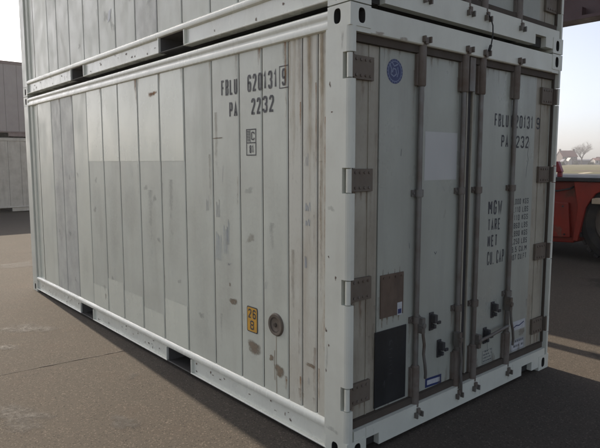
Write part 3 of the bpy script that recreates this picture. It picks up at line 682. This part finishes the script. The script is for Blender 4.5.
# ---- doors of the lower container
DM=lambda x,z:(x,0.0522,z); DM2=lambda x,z:(x,0.0516,z); DM3=lambda x,z:(x,0.0510,z)
L0,R0=d1
mb=MB(); rect(mb,0.735,1.085,1.625,1.935,DM); mb.build('paint_patch',M['door_patch'],L0)
mb=MB()
def disc(mb,cx,cz,r_,mp,mi,n=40,r0=0.0):
    if r0==0: mb.poly([mp(cx+r_*math.cos(2*math.pi*k/n),cz+r_*math.sin(2*math.pi*k/n)) for k in range(n)],mi)
    else:
        for k in range(n):
            a,b_=2*math.pi*k/n,2*math.pi*(k+1)/n
            mb.poly([mp(cx+q*math.cos(t_),cz+q*math.sin(t_)) for q,t_ in ((r0,a),(r_,a),(r_,b_),(r0,b_))],mi)
disc(mb,0.430,2.275,0.072,DM,0); disc(mb,0.430,2.275,0.060,DM2,1,r0=0.056)
for k in range(20):
    a=2*math.pi*k/20; stroke(mb,[(0.430+0.063*math.cos(a),2.275+0.063*math.sin(a)),(0.430+0.068*math.cos(a),2.275+0.068*math.sin(a))],0.004,DM2,1)
stroke(mb,[(0.385,2.315),(0.40,2.285),(0.395,2.258),(0.42,2.245),(0.445,2.262),(0.438,2.288),(0.415,2.292),(0.408,2.27)],0.008,DM2,1)
stroke(mb,[(0.405,2.325),(0.425,2.305),(0.455,2.318)],0.007,DM2,1); stroke(mb,[(0.455,2.30),(0.462,2.27),(0.45,2.245)],0.006,DM2,1)
mb.build('round_emblem',[M['blue'],M['emblem_pale']],L0)
# brown plate with bolts and drips
mb=MB(); mb.box(0.325,0.540,0.044,0.0528,0.795,1.062)
for k in range(4): mb.tube([(0.350+k*0.055,0.038,1.042),(0.350+k*0.055,0.0443,1.042)],0.007,6)
mb.build('brown_plate',M['brownplate'],L0,bevel=0.002)
mb=MB()
for k,(x,l) in enumerate(((0.345,0.06),(0.395,0.05),(0.45,0.065),(0.505,0.055))): m1=MB(); softrun(m1,x,0.80,0.794-l,0.03,DM,1.0,0.5,k); m1.build('rust_drip',M['wear_glue'],L0)
for x in (0.35,0.40,0.46,0.51): m1=MB(); softrun(m1,x,1.06,1.10,0.015,DM,1.0,0.3,int(x*100)); m1.build('rust_drip',M['wear_glue'],L0)
mb=MB(); P=lambda x,z:(x,0.0432,z); rect(mb,0.480,0.526,0.790,0.872,P,0); rect(mb,0.486,0.520,0.80,0.83,lambda x,z:(x,0.0428,z),1); mb.build('plate_tag',[M['label'],M['blue']],L0)
mb=MB(); mb.box(0.283,0.578,0.046,0.0528,0.238,0.716); mb.build('black_notice_panel',M['blackpanel'],L0,bevel=0.001)
mb=MB(); P=lambda x,z:(x,0.0454,z); rd=random.Random(8)
for k in range(9):
    z=0.43+k*0.026; x=0.415+rd.uniform(-0.006,0.006); stroke(mb,[(x,z),(x+rd.uniform(0.012,0.03),z+rd.uniform(-0.006,0.010))],0.0035,P)
stroke(mb,[(0.36,0.37),(0.375,0.395),(0.372,0.35)],0.004,P); stroke(mb,[(0.41,0.62),(0.43,0.645),(0.44,0.625)],0.005,P)
M['ghost']=grime('ghost_print',(0.085,0.09,0.09),(0.03,0.03,0.03),0.6,0.8,0.3,bump=0,scale=20); mb.build('worn_print',M['ghost'],L0)
mb=MB()
mb.poly([DM(0.795,0.232),DM(0.975,0.224),DM(0.975,0.288),DM(0.795,0.296)],0)
mb.poly([DM2(0.815,0.247),DM2(0.958,0.240),DM2(0.958,0.272),DM2(0.815,0.280)],1)
mb.build('blue_framed_sticker',[M['blue'],M['label']],L0)
mb=MB(); stroke(mb,[(0.60,1.20),(0.595,1.235)],0.004,DM); stroke(mb,[(0.86,1.15),(0.875,1.135),(0.885,1.15)],0.006,DM); stroke(mb,[(0.50,1.78),(0.505,1.82)],0.004,DM); mb.build('pen_mark',M['faint'],L0)
# handles
def lever(parent, pts, r_=0.010):
    mb=MB(); mb.tube(pts,r_,10); mb.tube([(pts[0][0],pts[0][1]-0.014,pts[0][2]),(pts[0][0],pts[0][1]+0.026,pts[0][2])],0.018,12)
    mb.box(pts[0][0]-0.016,pts[0][0]+0.016,pts[0][1]-0.006,0.030,pts[0][2]-0.05,pts[0][2]+0.05)
    return mb.build('door_handle',M['galv'],parent,smooth=True)
lever(L0,[(0.672,-0.012,0.70),(0.676,-0.012,0.63),(0.690,-0.012,0.57),(0.684,-0.012,0.51),(0.700,-0.012,0.44),(0.716,-0.008,0.37),(0.724,0.0,0.335)])
lever(L0,[(1.092,-0.014,0.52),(1.096,-0.016,0.44),(1.110,-0.016,0.36),(1.104,-0.016,0.29),(1.118,-0.014,0.20),(1.126,-0.010,0.135)])
lever(R0,[(1.758,-0.012,0.66),(1.762,-0.014,0.57),(1.775,-0.014,0.51),(1.800,-0.014,0.45),(1.815,-0.012,0.38),(1.818,-0.008,0.325)])
lever(R0,[(1.335,-0.012,0.455),(1.40,-0.012,0.462),(1.50,-0.012,0.470),(1.60,-0.012,0.482),(1.70,-0.008,0.490),(1.745,-0.004,0.492)],0.012)
def retainer(parent,x,z,s=1):
    mb=MB(); mb.box(x-0.022,x+0.022,0.044,0.0526,z-0.062,z+0.062)
    mb.box(x-0.016,x+0.014,0.006,0.0439,z-0.006,z+0.05); mb.box(x+0.0141,x+0.050,0.004,0.018,z-0.016,z+0.004)
    mb.box(x-0.012,x+0.012,0.014,0.0438,z-0.044,z-0.018)
    return mb.build('handle_retainer',M['machine_black'],parent,bevel=0.003)
retainer(L0,0.842,0.685); retainer(L0,0.935,0.478); retainer(R0,1.603,0.632); retainer(R0,1.505,0.452)
# right door writing
mb=MB()
put_text(mb,'FBLU',1.545,1.735,1.998,2.092,DM); put_text(mb,'620131',1.775,2.105,1.996,2.094,DM); put_text(mb,'9',2.168,2.222,2.000,2.092,lambda x,z:(x,0.0562,z)if x>2.14 else DM(x,z))
mb.build('stencilled_number',M['stencil'],R0); mb=MB()
put_text(mb,'PA',1.645,1.745,1.848,1.940,DM); put_text(mb,'2232',1.785,2.050,1.848,1.940,DM)
mb.build('size_code',M['stencil'],R0)
mb=MB(); put_text(mb,'MGW',1.500,1.690,1.355,1.462,DM); mb.build('stencilled_heading',M['stencil'],R0)
mb=MB(); put_text(mb,'TARE',1.503,1.672,1.238,1.325,DM); mb.build('stencilled_heading',M['stencil'],R0)
mb=MB(); put_text(mb,'NET',1.506,1.640,1.116,1.204,DM); mb.build('stencilled_heading',M['stencil'],R0); mb=MB(); put_text(mb,'CU. CAP',1.508,1.742,0.982,1.082,DM)
mb.build('stencilled_heading',M['stencil'],R0)
mb=MB()
for k,s_ in enumerate(('24.000 KGS','53.110 LBS','3.110 KGS','6.860 LBS','20.890 KGS','46.250 LBS','28.5 CU.M','1.007 CU.FT')):
    z=1.418-k*0.0625; x0=1.80+(0.02 if len(s_)==9 else 0)
    put_text(mb,s_,x0,2.085,z-0.004,z+0.040,DM)
mb.build('weight_table',M['stencil'],R0)
def notice(parent,x0,x1,z0,z1,lines,mat,ink,name='notice_label',tilt=0.0,seed=0):
    rd=random.Random(seed); mb=MB(); mp=lambda x,z:(x,0.0519,z+tilt*(x-x0)); mp2=lambda x,z:(x,0.0514,z+tilt*(x-x0))
    rect(mb,x0,x1,z0,z1,mp,0); frame_rect(mb,x0+0.004,x1-0.004,z0+0.004,z1-0.004,0.003,mp2,1)
    for k in range(lines):
        z=z1-(k+0.7)*(z1-z0)/(lines+0.4); x=x0+0.014
        while x<x1-0.02:
            l=rd.uniform(0.008,0.03)
            if rd.random()<0.75: rect(mb,x,min(x+l,x1-0.012),z,z+(z1-z0)/(lines+0.4)*0.45,mp2,1)
            x+=l+0.006
    return mb.build(name,[mat,ink],parent)
notice(R0,1.485,1.625,0.228,0.335,4,M['door'],M['faint'],seed=1)
notice(R0,1.895,2.105,0.232,0.326,2,M['label'],M['faint'],seed=2)
mb=MB(); rect(mb,1.90,2.11,0.40,0.475,DM,0); stroke(mb,[(1.935,0.425),(1.97,0.437),(2.02,0.432),(2.09,0.452)],0.009,DM2,1); mb.build('notice_label',[M['label'],M['blue']],R0)
mb=MB(); softblob(mb,2.06,0.37,0.06,0.035,DM3,31); mb.build('brown_stain',M['wear_brown'],R0)
mb=MB(); stroke(mb,[(2.03,1.62),(2.035,1.70),(2.055,1.76),(2.04,1.80),(2.06,1.90)],0.004,DM); stroke(mb,[(1.56,0.30),(1.545,0.42)],0.006,DM); mb.build('pen_mark',M['faint'],R0)

DR=lambda x,z:(x,0.0500,z); DE=lambda x,z:(x,0.0548,z)
rd=random.Random(77)
for par,fl in ((L0,lambda x:x),(R0,lambda x:Wc-x)):
    for k in range(11):
        x=rd.uniform(0.31,1.16); srun(par,fl(x),2.399,2.399-rd.uniform(0.04,0.16),rd.uniform(0.02,0.05),'wear_brown',k+300,DR,'dirt_run')
    for k in range(12):
        x=rd.uniform(0.31,1.16); srun(par,fl(x),0.226,0.226+rd.uniform(0.04,0.16),rd.uniform(0.03,0.09),'wear_brown',k+330,DR,'dirt_run')
    for (z0,z1) in HZ:
        for k in range(3): srun(par,fl(0.10+0.055*k),z0,z0-rd.uniform(0.08,0.30),0.045,'wear_rust',k+int(z0*50)+360,DE,'rust_run')
    for k in range(9):
        z=rd.uniform(0.5,2.35); srun(par,fl(rd.choice((0.275,0.235,0.315))),z,z-rd.uniform(0.1,0.45),0.04,'wear_brown',k+420,DE if k%2 else DR,'dirt_run',0.8,0.2)
    for xr in (0.655,1.115):
        for sg in (-0.045,0.05): srun(par,fl(xr+sg),2.30,1.95-rd.random()*0.3,0.04,'wear_brown',int(xr*99)+500,DR,'dirt_run')
        srun(par,fl(xr-0.04),0.715,0.35,0.05,'wear_brown',int(xr*99)+520,DR,'dirt_run')
HD=lambda x,z:(x,0.0020,z)
hdr=[o for o in c1.children if o.name.startswith('door_header')][0]; sil=[o for o in c1.children if o.name.startswith('door_sill')][0]
for k,x in enumerate((0.655,1.115,1.323,1.783,0.24,0.45)):
    mb=MB(); softblob(mb,x,2.458,0.040,0.012,HD,600+k); mb.build('rust_stain',M['wear_rust'],hdr)
for k,x in enumerate((0.655,1.115,1.323,1.783)): srun(sil,x,0.120,0.035,0.06,'wear_brown',k+640,HD,'dirt_run')
# cable hanging between the two containers
mb=MB()
mb.tube([(1.300,-0.010,2.735),(1.325,-0.022,2.71),(1.348,-0.026,2.66),(1.352,-0.026,2.61),(1.342,-0.026,2.56),(1.335,-0.024,2.52),(1.326,-0.022,2.505)],0.0045,8)
mb.tube([(1.334,-0.024,2.530),(1.322,-0.020,2.492)],0.010,8)
tag(mb.build('hanging_cable',M['rubber'],smooth=True),'short black cable dangling over the gap between the two stacked container doors','cable')

# ------------------------------------------------------------------ other container stacks
gl='container stack in the far left background'
make_container('pale beige container at the bottom of the far left stack, in shade',(8.6,19.40,0),R(90),gl,2,'beige',True) if False else None
def far_stack(x_left,y_face,styles,labels,group):
    # long side faces -Y : rotate by -90 deg about Z puts local x=0 face ... local -X -> +Y ; use +90: local -X -> -Y
    for k,(st,lb) in enumerate(zip(styles,labels)):
        make_container(lb,(x_left+Lc,y_face,k*(Hc+0.006)),R(90),group,3+k,st,False)
far_stack(-1.2,19.40,('beige','mauve'),('pale beige container on the ground at the left edge behind the white stack','mauve grey container stacked on the pale beige one at the left edge'),gl)
far_stack(3.62,6.35,('beige','mauve'),('unseen beige container added behind the white stack to throw the shade on the right','unseen mauve container added on top of the beige one to throw the same shade'),'unseen container stack added for its shade')  # unseen two-high stack, added to shade the ground on the right

# unseen lamp post, added to cast a thin shadow across the lit strip
lp=thing('added_lamp_post','unseen lamp post added behind the white stack to cast the thin shadow at the right','lamp post',(3.20,4.1,0))
mb=MB(); mb.tube([(0,0,0.02),(0,0,6.5),(0,0,9.0)],[0.085,0.075,0.05],16); mb.build('pole',M['galv'],lp,smooth=True)
mb=MB(); mb.tube([(0,0,8.95),(0.25,0,9.15),(1.0,0,9.2)],0.03,10); mb.build('arm',M['galv'],lp,smooth=True)
mb=MB(); mb.box(0.9,1.5,-0.13,0.13,9.14,9.26); mb.build('lamp_head',M['galv'],lp,bevel=0.03)
mb=MB(); mb.box(-0.16,0.16,-0.16,0.16,0.0,0.03); mb.build('base_plate',M['galv'],lp,bevel=0.005)

# ------------------------------------------------------------------ reach stacker
rs=thing('reach_stacker','red reach stacker with black deck and maroon boom parked right of the white containers','vehicle',(7.9,0,0))
def xprism(mb,prof,x0,x1,mi=0): mb.prism(prof,'x',x0,x1,mi)
mb=MB()
# main body behind the rear wheel, plan: local x 0 = side facing the camera, y = world y
xprism(mb,[(2.28,1.39),(2.20,0.95),(2.26,0.30),(3.10,0.26),(5.7,0.30),(6.05,0.6),(6.05,1.39)],0.12,3.0)
xprism(mb,[(-0.3,1.37),(2.155,1.37),(2.155,1.25),(-0.3,1.25)],0.30,2.8)
xprism(mb,[(-6.2,1.37),(-0.31,1.37),(-0.31,0.55),(-0.6,0.30),(-3.2,0.30),(-3.6,0.7),(-6.0,0.7),(-6.2,0.9)],0.55,2.6)
mb.build('chassis',M['red'],rs,bevel=0.02)
mb=MB(); xprism(mb,[(2.36,1.02),(2.30,0.40),(2.9,0.36),(2.95,1.02)],0.05,0.118); mb.build('side_panel',M['red'],rs,bevel=0.015)
mb=MB(); xprism(mb,[(3.02,1.02),(3.0,0.36),(4.3,0.36),(4.3,1.02)],0.05,0.118); mb.build('side_panel',M['red'],rs,bevel=0.015)
mb=MB(); xprism(mb,[(1.70,1.395),(2.25,1.395),(2.16,0.95),(2.22,0.36),(2.14,0.36),(2.03,0.95),(1.88,1.20),(1.70,1.28)],-0.02,0.118); mb.build('mudguard',M['red'],rs,bevel=0.01)
mb=MB()
for y_,z_ in ((2.45,0.95),(2.40,0.45),(2.66,0.95),(2.66,0.42),(2.86,0.95),(2.86,0.42)): mb.tube([(0.035,y_,z_),(0.052,y_,z_)],0.016,8)
mb.tube([(0.10,2.30,1.30),(0.03,2.33,1.27),(0.02,2.55,1.22),(0.04,2.80,1.28),(0.11,2.85,1.30)],0.016,8)
mb.build('hydraulic_hose',M['machine_black'],rs,smooth=True)
for k_,(y_,z_,a_,b2_) in enumerate(((2.35,1.2,0.10,0.15),(2.7,0.6,0.2,0.12),(2.5,0.5,0.1,0.1))):
    mb=MB(); softblob(mb,y_,z_,a_,b2_,lambda u,v:(0.046 if v<1 else 0.1175,u,v),k_+1300,j=0.4); mb.build('mud_splash',M['wear_brown'],rs)
mb=MB(); mb.box(-0.06,3.1,-6.3,6.1,1.40,1.47); mb.build('deck',M['machine_black'],rs,bevel=0.01)
mb=MB(); mb.box(-0.10,0.30,0.90,1.90,1.03,1.12); mb.box(-0.08,0.28,0.94,1.86,1.1205,1.13); mb.build('step_plate',M['plate'],rs,bevel=0.01)
mb=MB(); mb.box(0.02,0.10,2.50,2.57,1.47,1.56); mb.prism([(2.48,1.56),(2.68,1.55),(2.62,1.74),(2.56,1.75)],'x',0.0,0.10); mb.build('tail_lamp',M['lens_red'],rs,bevel=0.01)
def wheel(x0,y,z,r_,wd,out=-1):
    wn=MB(); n=64
    prof=[(0.0,r_*0.58),(0.02,r_*0.62),(0.0,r_*0.80),(0.03,r_*0.94),(0.08,r_*0.99),(0.09,r_),(wd-0.09,r_),(wd-0.08,r_*0.99),(wd-0.03,r_*0.94),(wd,r_*0.8),(wd,r_*0.58)]
    i0=len(wn.v)
    for k in range(n):
        a=2*math.pi*k/n
        for (px_,pr) in prof:
            rr=pr-(0.025 if (pr>=r_*0.985 and k%2) else 0)
            wn.v.append((x0+px_,y+rr*math.cos(a),z+rr*math.sin(a)))
    m_=len(prof)
    for k in range(n):
        j=(k+1)%n
        for q in range(m_-1): wn.f.append((i0+k*m_+q,i0+j*m_+q,i0+j*m_+q+1,i0+k*m_+q+1)); wn.m.append(0)
    hub=thing_child('wheel',rs)
    for k in range(30):
        a=2*math.pi*k/30; a2=a+0.11
        for (s0,s1,da) in ((-0.004,wd*0.52,0.0),(wd*0.48,wd+0.004,0.14)):
            c0,c1_=(math.cos(a+da),math.sin(a+da)),(math.cos(a2+da),math.sin(a2+da))
            q=[(y+rr*c[0],z+rr*c[1]) for rr,c in ((r_*0.95,c0),(r_*1.004,c0),(r_*1.004,c1_),(r_*0.95,c1_))]
            wn.prism(q,'x',x0+s0,x0+s1,0)
    wn.build('tyre',M['tyre'],hub)
    rm=MB(); prf=[(0.0,r_*0.58),(0.03,r_*0.56),(0.04,r_*0.50),(0.14,r_*0.46),(0.16,r_*0.26),(0.06,r_*0.22),(0.05,0.02)]
    for k in range(32):
        a,b_=2*math.pi*k/32,2*math.pi*(k+1)/32
        for (p,q) in zip(prf[:-1],prf[1:]):
            for (e,sg) in ((x0,1),(x0+wd,-1)):
                rm.poly([(e+sg*p[0],y+p[1]*math.cos(a),z+p[1]*math.sin(a)),(e+sg*q[0],y+q[1]*math.cos(a),z+q[1]*math.sin(a)),(e+sg*q[0],y+q[1]*math.cos(b_),z+q[1]*math.sin(b_)),(e+sg*p[0],y+p[1]*math.cos(b_),z+p[1]*math.sin(b_))])
    for k in range(10):
        a=2*math.pi*k/10; rr=r_*0.35; rm.tube([(x0+0.09,y+rr*math.cos(a),z+rr*math.sin(a)),(x0+0.16,y+rr*math.cos(a),z+rr*math.sin(a))],0.022,6)
    rm.build('rim',M['rim'],hub,smooth=True)
def thing_child(name,parent):
    o=bpy.data.objects.new(name,None); col.objects.link(o); o.parent=parent; o.empty_display_size=0.2; return o
wheel(0.02,1.45,0.72,0.72,0.42); wheel(2.65,1.45,0.72,0.72,0.42)
wheel(0.02,-4.8,0.85,0.85,0.48); wheel(2.60,-4.8,0.85,0.85,0.48)
mb=MB(); mb.box(1.0,1.9,4.5,5.7,1.471,4.295); mb.build('boom_tower',M['red'],rs,bevel=0.04)
# hollow-sided maroon boom with lightening holes along its lower web
mb=MB(); x0,x1=0.60,1.25
bz0,bz1=4.30,5.25; hz0,hz1=4.745,4.90; ya,yb=-7.25,5.8
for xx in (x0+0.2,):
    mb.box(xx,xx+0.03,ya,yb,bz0+0.06,hz0); mb.box(xx,xx+0.03,ya,yb,hz1,bz1)
    y=ya; k=0
    while y<yb-0.05:
        y2=min(y+0.50,yb); mb.box(xx,xx+0.03,y,y2,hz0,hz1); y=y2+0.10
mb.box(x0,x0+0.43,ya,yb,bz0,bz0+0.0595)
mb.box(x0,x0+0.43,ya,yb,bz1+0.0005,bz1+0.04)
for k in range(20): mb.box(x0+0.04,x0+0.1995,ya+0.2+k*0.6,ya+0.23+k*0.6,bz0+0.0605,bz0+0.22)
mb.build('boom',M['maroon'],rs,weld=False)
mb=MB(); mb.tube([(0.95,1.2-3.6,1.5),(0.95,-3.4,2.6)],0.13,16); mb.tube([(0.95,-3.4,2.6),(0.95,-4.6,4.29)],0.07,16,1); mb.build('lift_cylinder',[M['maroon'],M['chrome']],rs,smooth=True)
cb=MB(); cb.prism([(-0.9,1.471),(-2.6,1.471),(-2.75,2.3),(-2.45,3.2),(-1.1,3.2),(-0.9,2.6)],'x',1.5,2.9)
cabo=cb.build('cab',M['machine_black'],rs,bevel=0.04)
cb=MB(); cb.prism([(-1.1,1.9),(-2.5,1.9),(-2.6,2.35),(-2.4,3.05),(-1.2,3.05),(-1.1,2.6)],'x',1.485,1.498); cb.build('cab_window',M['glass'],cabo)
mb=MB(); mb.box(-2.1,3.9,-8.4,-8.1,3.3,3.65); mb.box(0.5,1.35,-8.5,-7.4,3.66,4.9)
for xx in (-2.1,3.6): mb.box(xx,xx+0.3,-9.4,-7.2,3.15,3.299)
mb.build('spreader',M['maroon'],rs,bevel=0.02)

# ------------------------------------------------------------------ far field: house, sheds, tree, hedge
C0=Vector(cam.location); YAW=R(40.6751)
FW=Vector((math.sin(YAW),math.cos(YAW),0)); RT=Vector((math.cos(YAW),-math.sin(YAW),0))
def at(px,D): 
    p=C0+FW*D+RT*((px-300)/569.8*D); return (p.x,p.y)
def gable(name,label,cat,px,D,length,depth,eave,ridge,wall,roof,ang=0.0,chim=(),windows=0,group=None,gablefront=False):
    x,y=at(px,D); h=thing(name,label,cat,(x,y,-0.01),-YAW+ang,group)
    l=length/2
    mb=MB()
    if gablefront: mb.prism([(-l,0),(l,0),(l,eave),(0,ridge),(-l,eave)],'y',0,depth)
    else: mb.prism([(0,0),(depth,0),(depth,eave),(depth/2,ridge),(0,eave)],'x',-l,l)
    wl=mb.build('wall',wall,h)
    mb=MB(); o=0.3; t_=0.22
    if gablefront:
        s=(ridge-eave)/l
        for sg in (-1,1):
            mb.prism([(sg*(l+o),eave-s*o+0.02),(0,ridge+0.02),(0,ridge+t_),(sg*(l+o),eave-s*o+t_)],'y',-o,depth+o)
    else:
        s=(ridge-eave)/(depth/2)
        mb.prism([(-o,eave-s*o+0.02),(depth/2,ridge+0.02),(depth/2,ridge+t_),(-o,eave-s*o+t_)],'x',-l-o,l+o)
        mb.prism([(depth+o,eave-s*o+0.02),(depth/2,ridge+0.02),(depth/2,ridge+t_),(depth+o,eave-s*o+t_)],'x',-l-o,l+o)
    rf=mb.build('roof',roof,h)
    for cx in chim:
        mb=MB(); mb.box(cx*l-0.45,cx*l+0.45,depth/2-0.4,depth/2+0.4,ridge-0.8,ridge+1.1); mb.build('chimney',wall,rf)
    for k in range(windows):
        cx=-l+(k+0.5)*length/windows
        for zz in ((0.9,) if eave<3.5 else (0.9,3.3)):
            mb=MB(); mb.box(cx-0.5,cx+0.5,-0.05,0.02,zz,zz+1.3); wdw=mb.build('window',M['render'],h)
            mb=MB(); mb.box(cx-0.4,cx+0.4,-0.07,-0.052,zz+0.1,zz+1.2); mb.build('pane',M['glass'],wdw)
    return h
gable('brick_house','two storey brick house with red tiled roof and end chimneys beyond the field','house',568.2,330,8.6,8,4.6,7.9,M['brick'],M['tile'],0.05,(-0.95,0.95),3)
gable('outbuilding','small pale gabled outbuilding right in front of the red roofed house','outbuilding',568.8,312,1.6,3,2.4,3.6,M['render'],M['render'],gablefront=True)
gable('outbuilding','small pale lean shed at the left foot of the red roofed house','outbuilding',563.2,314,1.8,3,2.0,2.9,M['render'],M['slate'],gablefront=True)
gable('farm_shed','long low blue grey shed between the house and the bare tree','shed',584.5,336,11.0,8,2.3,2.9,M['slate'],M['slate'],0.0,())
gable('cottage','small red roofed cottage with pale wall at the right edge of the horizon','house',595.6,322,2.4,5,2.4,3.5,M['render'],M['tile'],0.0,(),1)
gable('cottage','red roofed farmhouse cut by the right edge of the photo','house',603,326,6.0,6,2.3,4.2,M['brick'],M['tile'],0.0,(0.4,),3)

def bare_tree(label,px,D,H,seed,spread=0.45,name='bare_tree'):
    x,y=at(px,D); t_=thing(name,label,'tree',(x,y,-0.01)); rd=random.Random(seed)
    tr=MB(); tr.tube([(0,0,0),(0.05,0,H*0.12),(0,0.05,H*0.26)],[H*0.032,H*0.024,H*0.019],10); tr.build('trunk',M['bark'],t_,smooth=True)
    cr=MB()
    def br(p,d,l,r_,dep):
        q=p+d*l*0.5+Vector((rd.gauss(0,.04),rd.gauss(0,.04),rd.gauss(0,.03)))*l; e=q+(d+Vector((0,0,0.10))).normalized()*l*0.5
        cr.tube([p,q,e],[r_,r_*0.8,r_*0.6],5 if dep<2 else 3,caps=False)
        if dep>=5: return
        for k in range(4 if dep<2 else 3):
            a=rd.uniform(0,6.283); s_=rd.uniform(spread*0.7,spread*1.5)
            ax=Vector((math.cos(a),math.sin(a),rd.uniform(-0.35,0.5)))
            nd=(d+ax*s_*1.5).normalized(); br(e if k else q,nd,l*rd.uniform(0.62,0.84),r_*0.55,dep+1)
    for k in range(6):
        a=k*1.05+rd.uniform(-.2,.2); br(Vector((0,0.05,H*(0.18+0.015*k))),Vector((math.cos(a)*0.7,math.sin(a)*0.7,1)).normalized(),H*0.2,H*0.012,0)
    cr.build('crown',M['bark'],t_,weld=False)
    return t_
bare_tree('large bare round crowned tree standing right of the red roofed house',580.0,334,15.5,3)
bare_tree('small bare tree on the horizon near the right edge, behind the cottages',594.3,345,5.4,7,0.5)
# hedgerow shrubs along the far field edge
def shrub(label,px,D,Wd,H,seed):
    x,y=at(px,D); s_=thing('shrub',label,'shrub',(x,y,-0.01),-YAW); rd=random.Random(seed)
    tb=MB(); tb.tube([(0,0,0),(0,0,H*0.5)],[0.12,0.06],6); tb.build('stem',M['bark'],s_)
    mb=MB()
    for k in range(420):
        a=rd.uniform(0,6.283); u=rd.random()**0.5; zz=rd.random()
        p=Vector((math.cos(a)*u*Wd/2*(1-0.5*zz*zz),math.sin(a)*u*Wd/3,0.15+zz*H*rd.uniform(0.7,1)))
        n=Vector((rd.gauss(0,1),rd.gauss(0,1),rd.gauss(0,1))).normalized(); t1=n.orthogonal().normalized(); t2=n.cross(t1); q=rd.uniform(0.12,0.28)
        mb.poly([p+t1*q,p+t2*q*0.7,p-t1*q,p-t2*q*0.7])
    mb.build('foliage',M['leaf'],s_,weld=False)
shrub('dark low bush at the left end of the field by the container edge',560.3,250,3.2,1.5,1)
shrub('dark bush left of the blue grey shed on the field edge',574.5,300,2.8,1.7,2)
shrub('dark bush at the foot of the bare tree before the shed',589.5,300,4.2,1.4,3)
# painted puddle light and ploughed strip in the field (flat sheets on the ground)
def sheet(name,pts,mat,z):
    mb=MB(); P=[]
    for px,D in pts: x,y=at(px,D); P.append((x,y,z))
    mb.poly(P); return struct(mb.build(name,mat))
sheet('puddle_light',[(578,76),(583,82),(592,92),(588,96),(583,93),(577,85)],M['track'],-0.004)  # pale sheet painted for light glinting off standing water
M['soil']=ground_mat('ploughed_soil',(0.085,0.06,0.045),(0.12,0.09,0.065),(0.15,0.12,0.09),1.2,0.06,0.04)
sheet('ploughed_strip',[(568,118),(640,112),(640,96),(590,99),(574,104)],M['soil'],-0.005)
sheet('grass_verge',[(400,74),(760,70),(760,66),(400,69)],M['track'],-0.0045)

# ------------------------------------------------------------------ air
hz=MB(); hz.box(-700,700,-700,700,-1.6,30)
hm=bpy.data.materials.new('haze_air'); hm.use_nodes=True; t=hm.node_tree
for n in list(t.nodes):
    if n.type=='BSDF_PRINCIPLED': t.nodes.remove(n)
pv=t.nodes.new('ShaderNodeVolumePrincipled'); pv.inputs['Color'].default_value=(0.93,0.93,0.95,1); pv.inputs['Density'].default_value=0.0008; pv.inputs['Anisotropy'].default_value=0.5
t.links.new(pv.outputs[0], [n for n in t.nodes if n.type=='OUTPUT_MATERIAL'][0].inputs['Volume'])
ho=hz.build('haze',hm); ho['kind']='stuff'
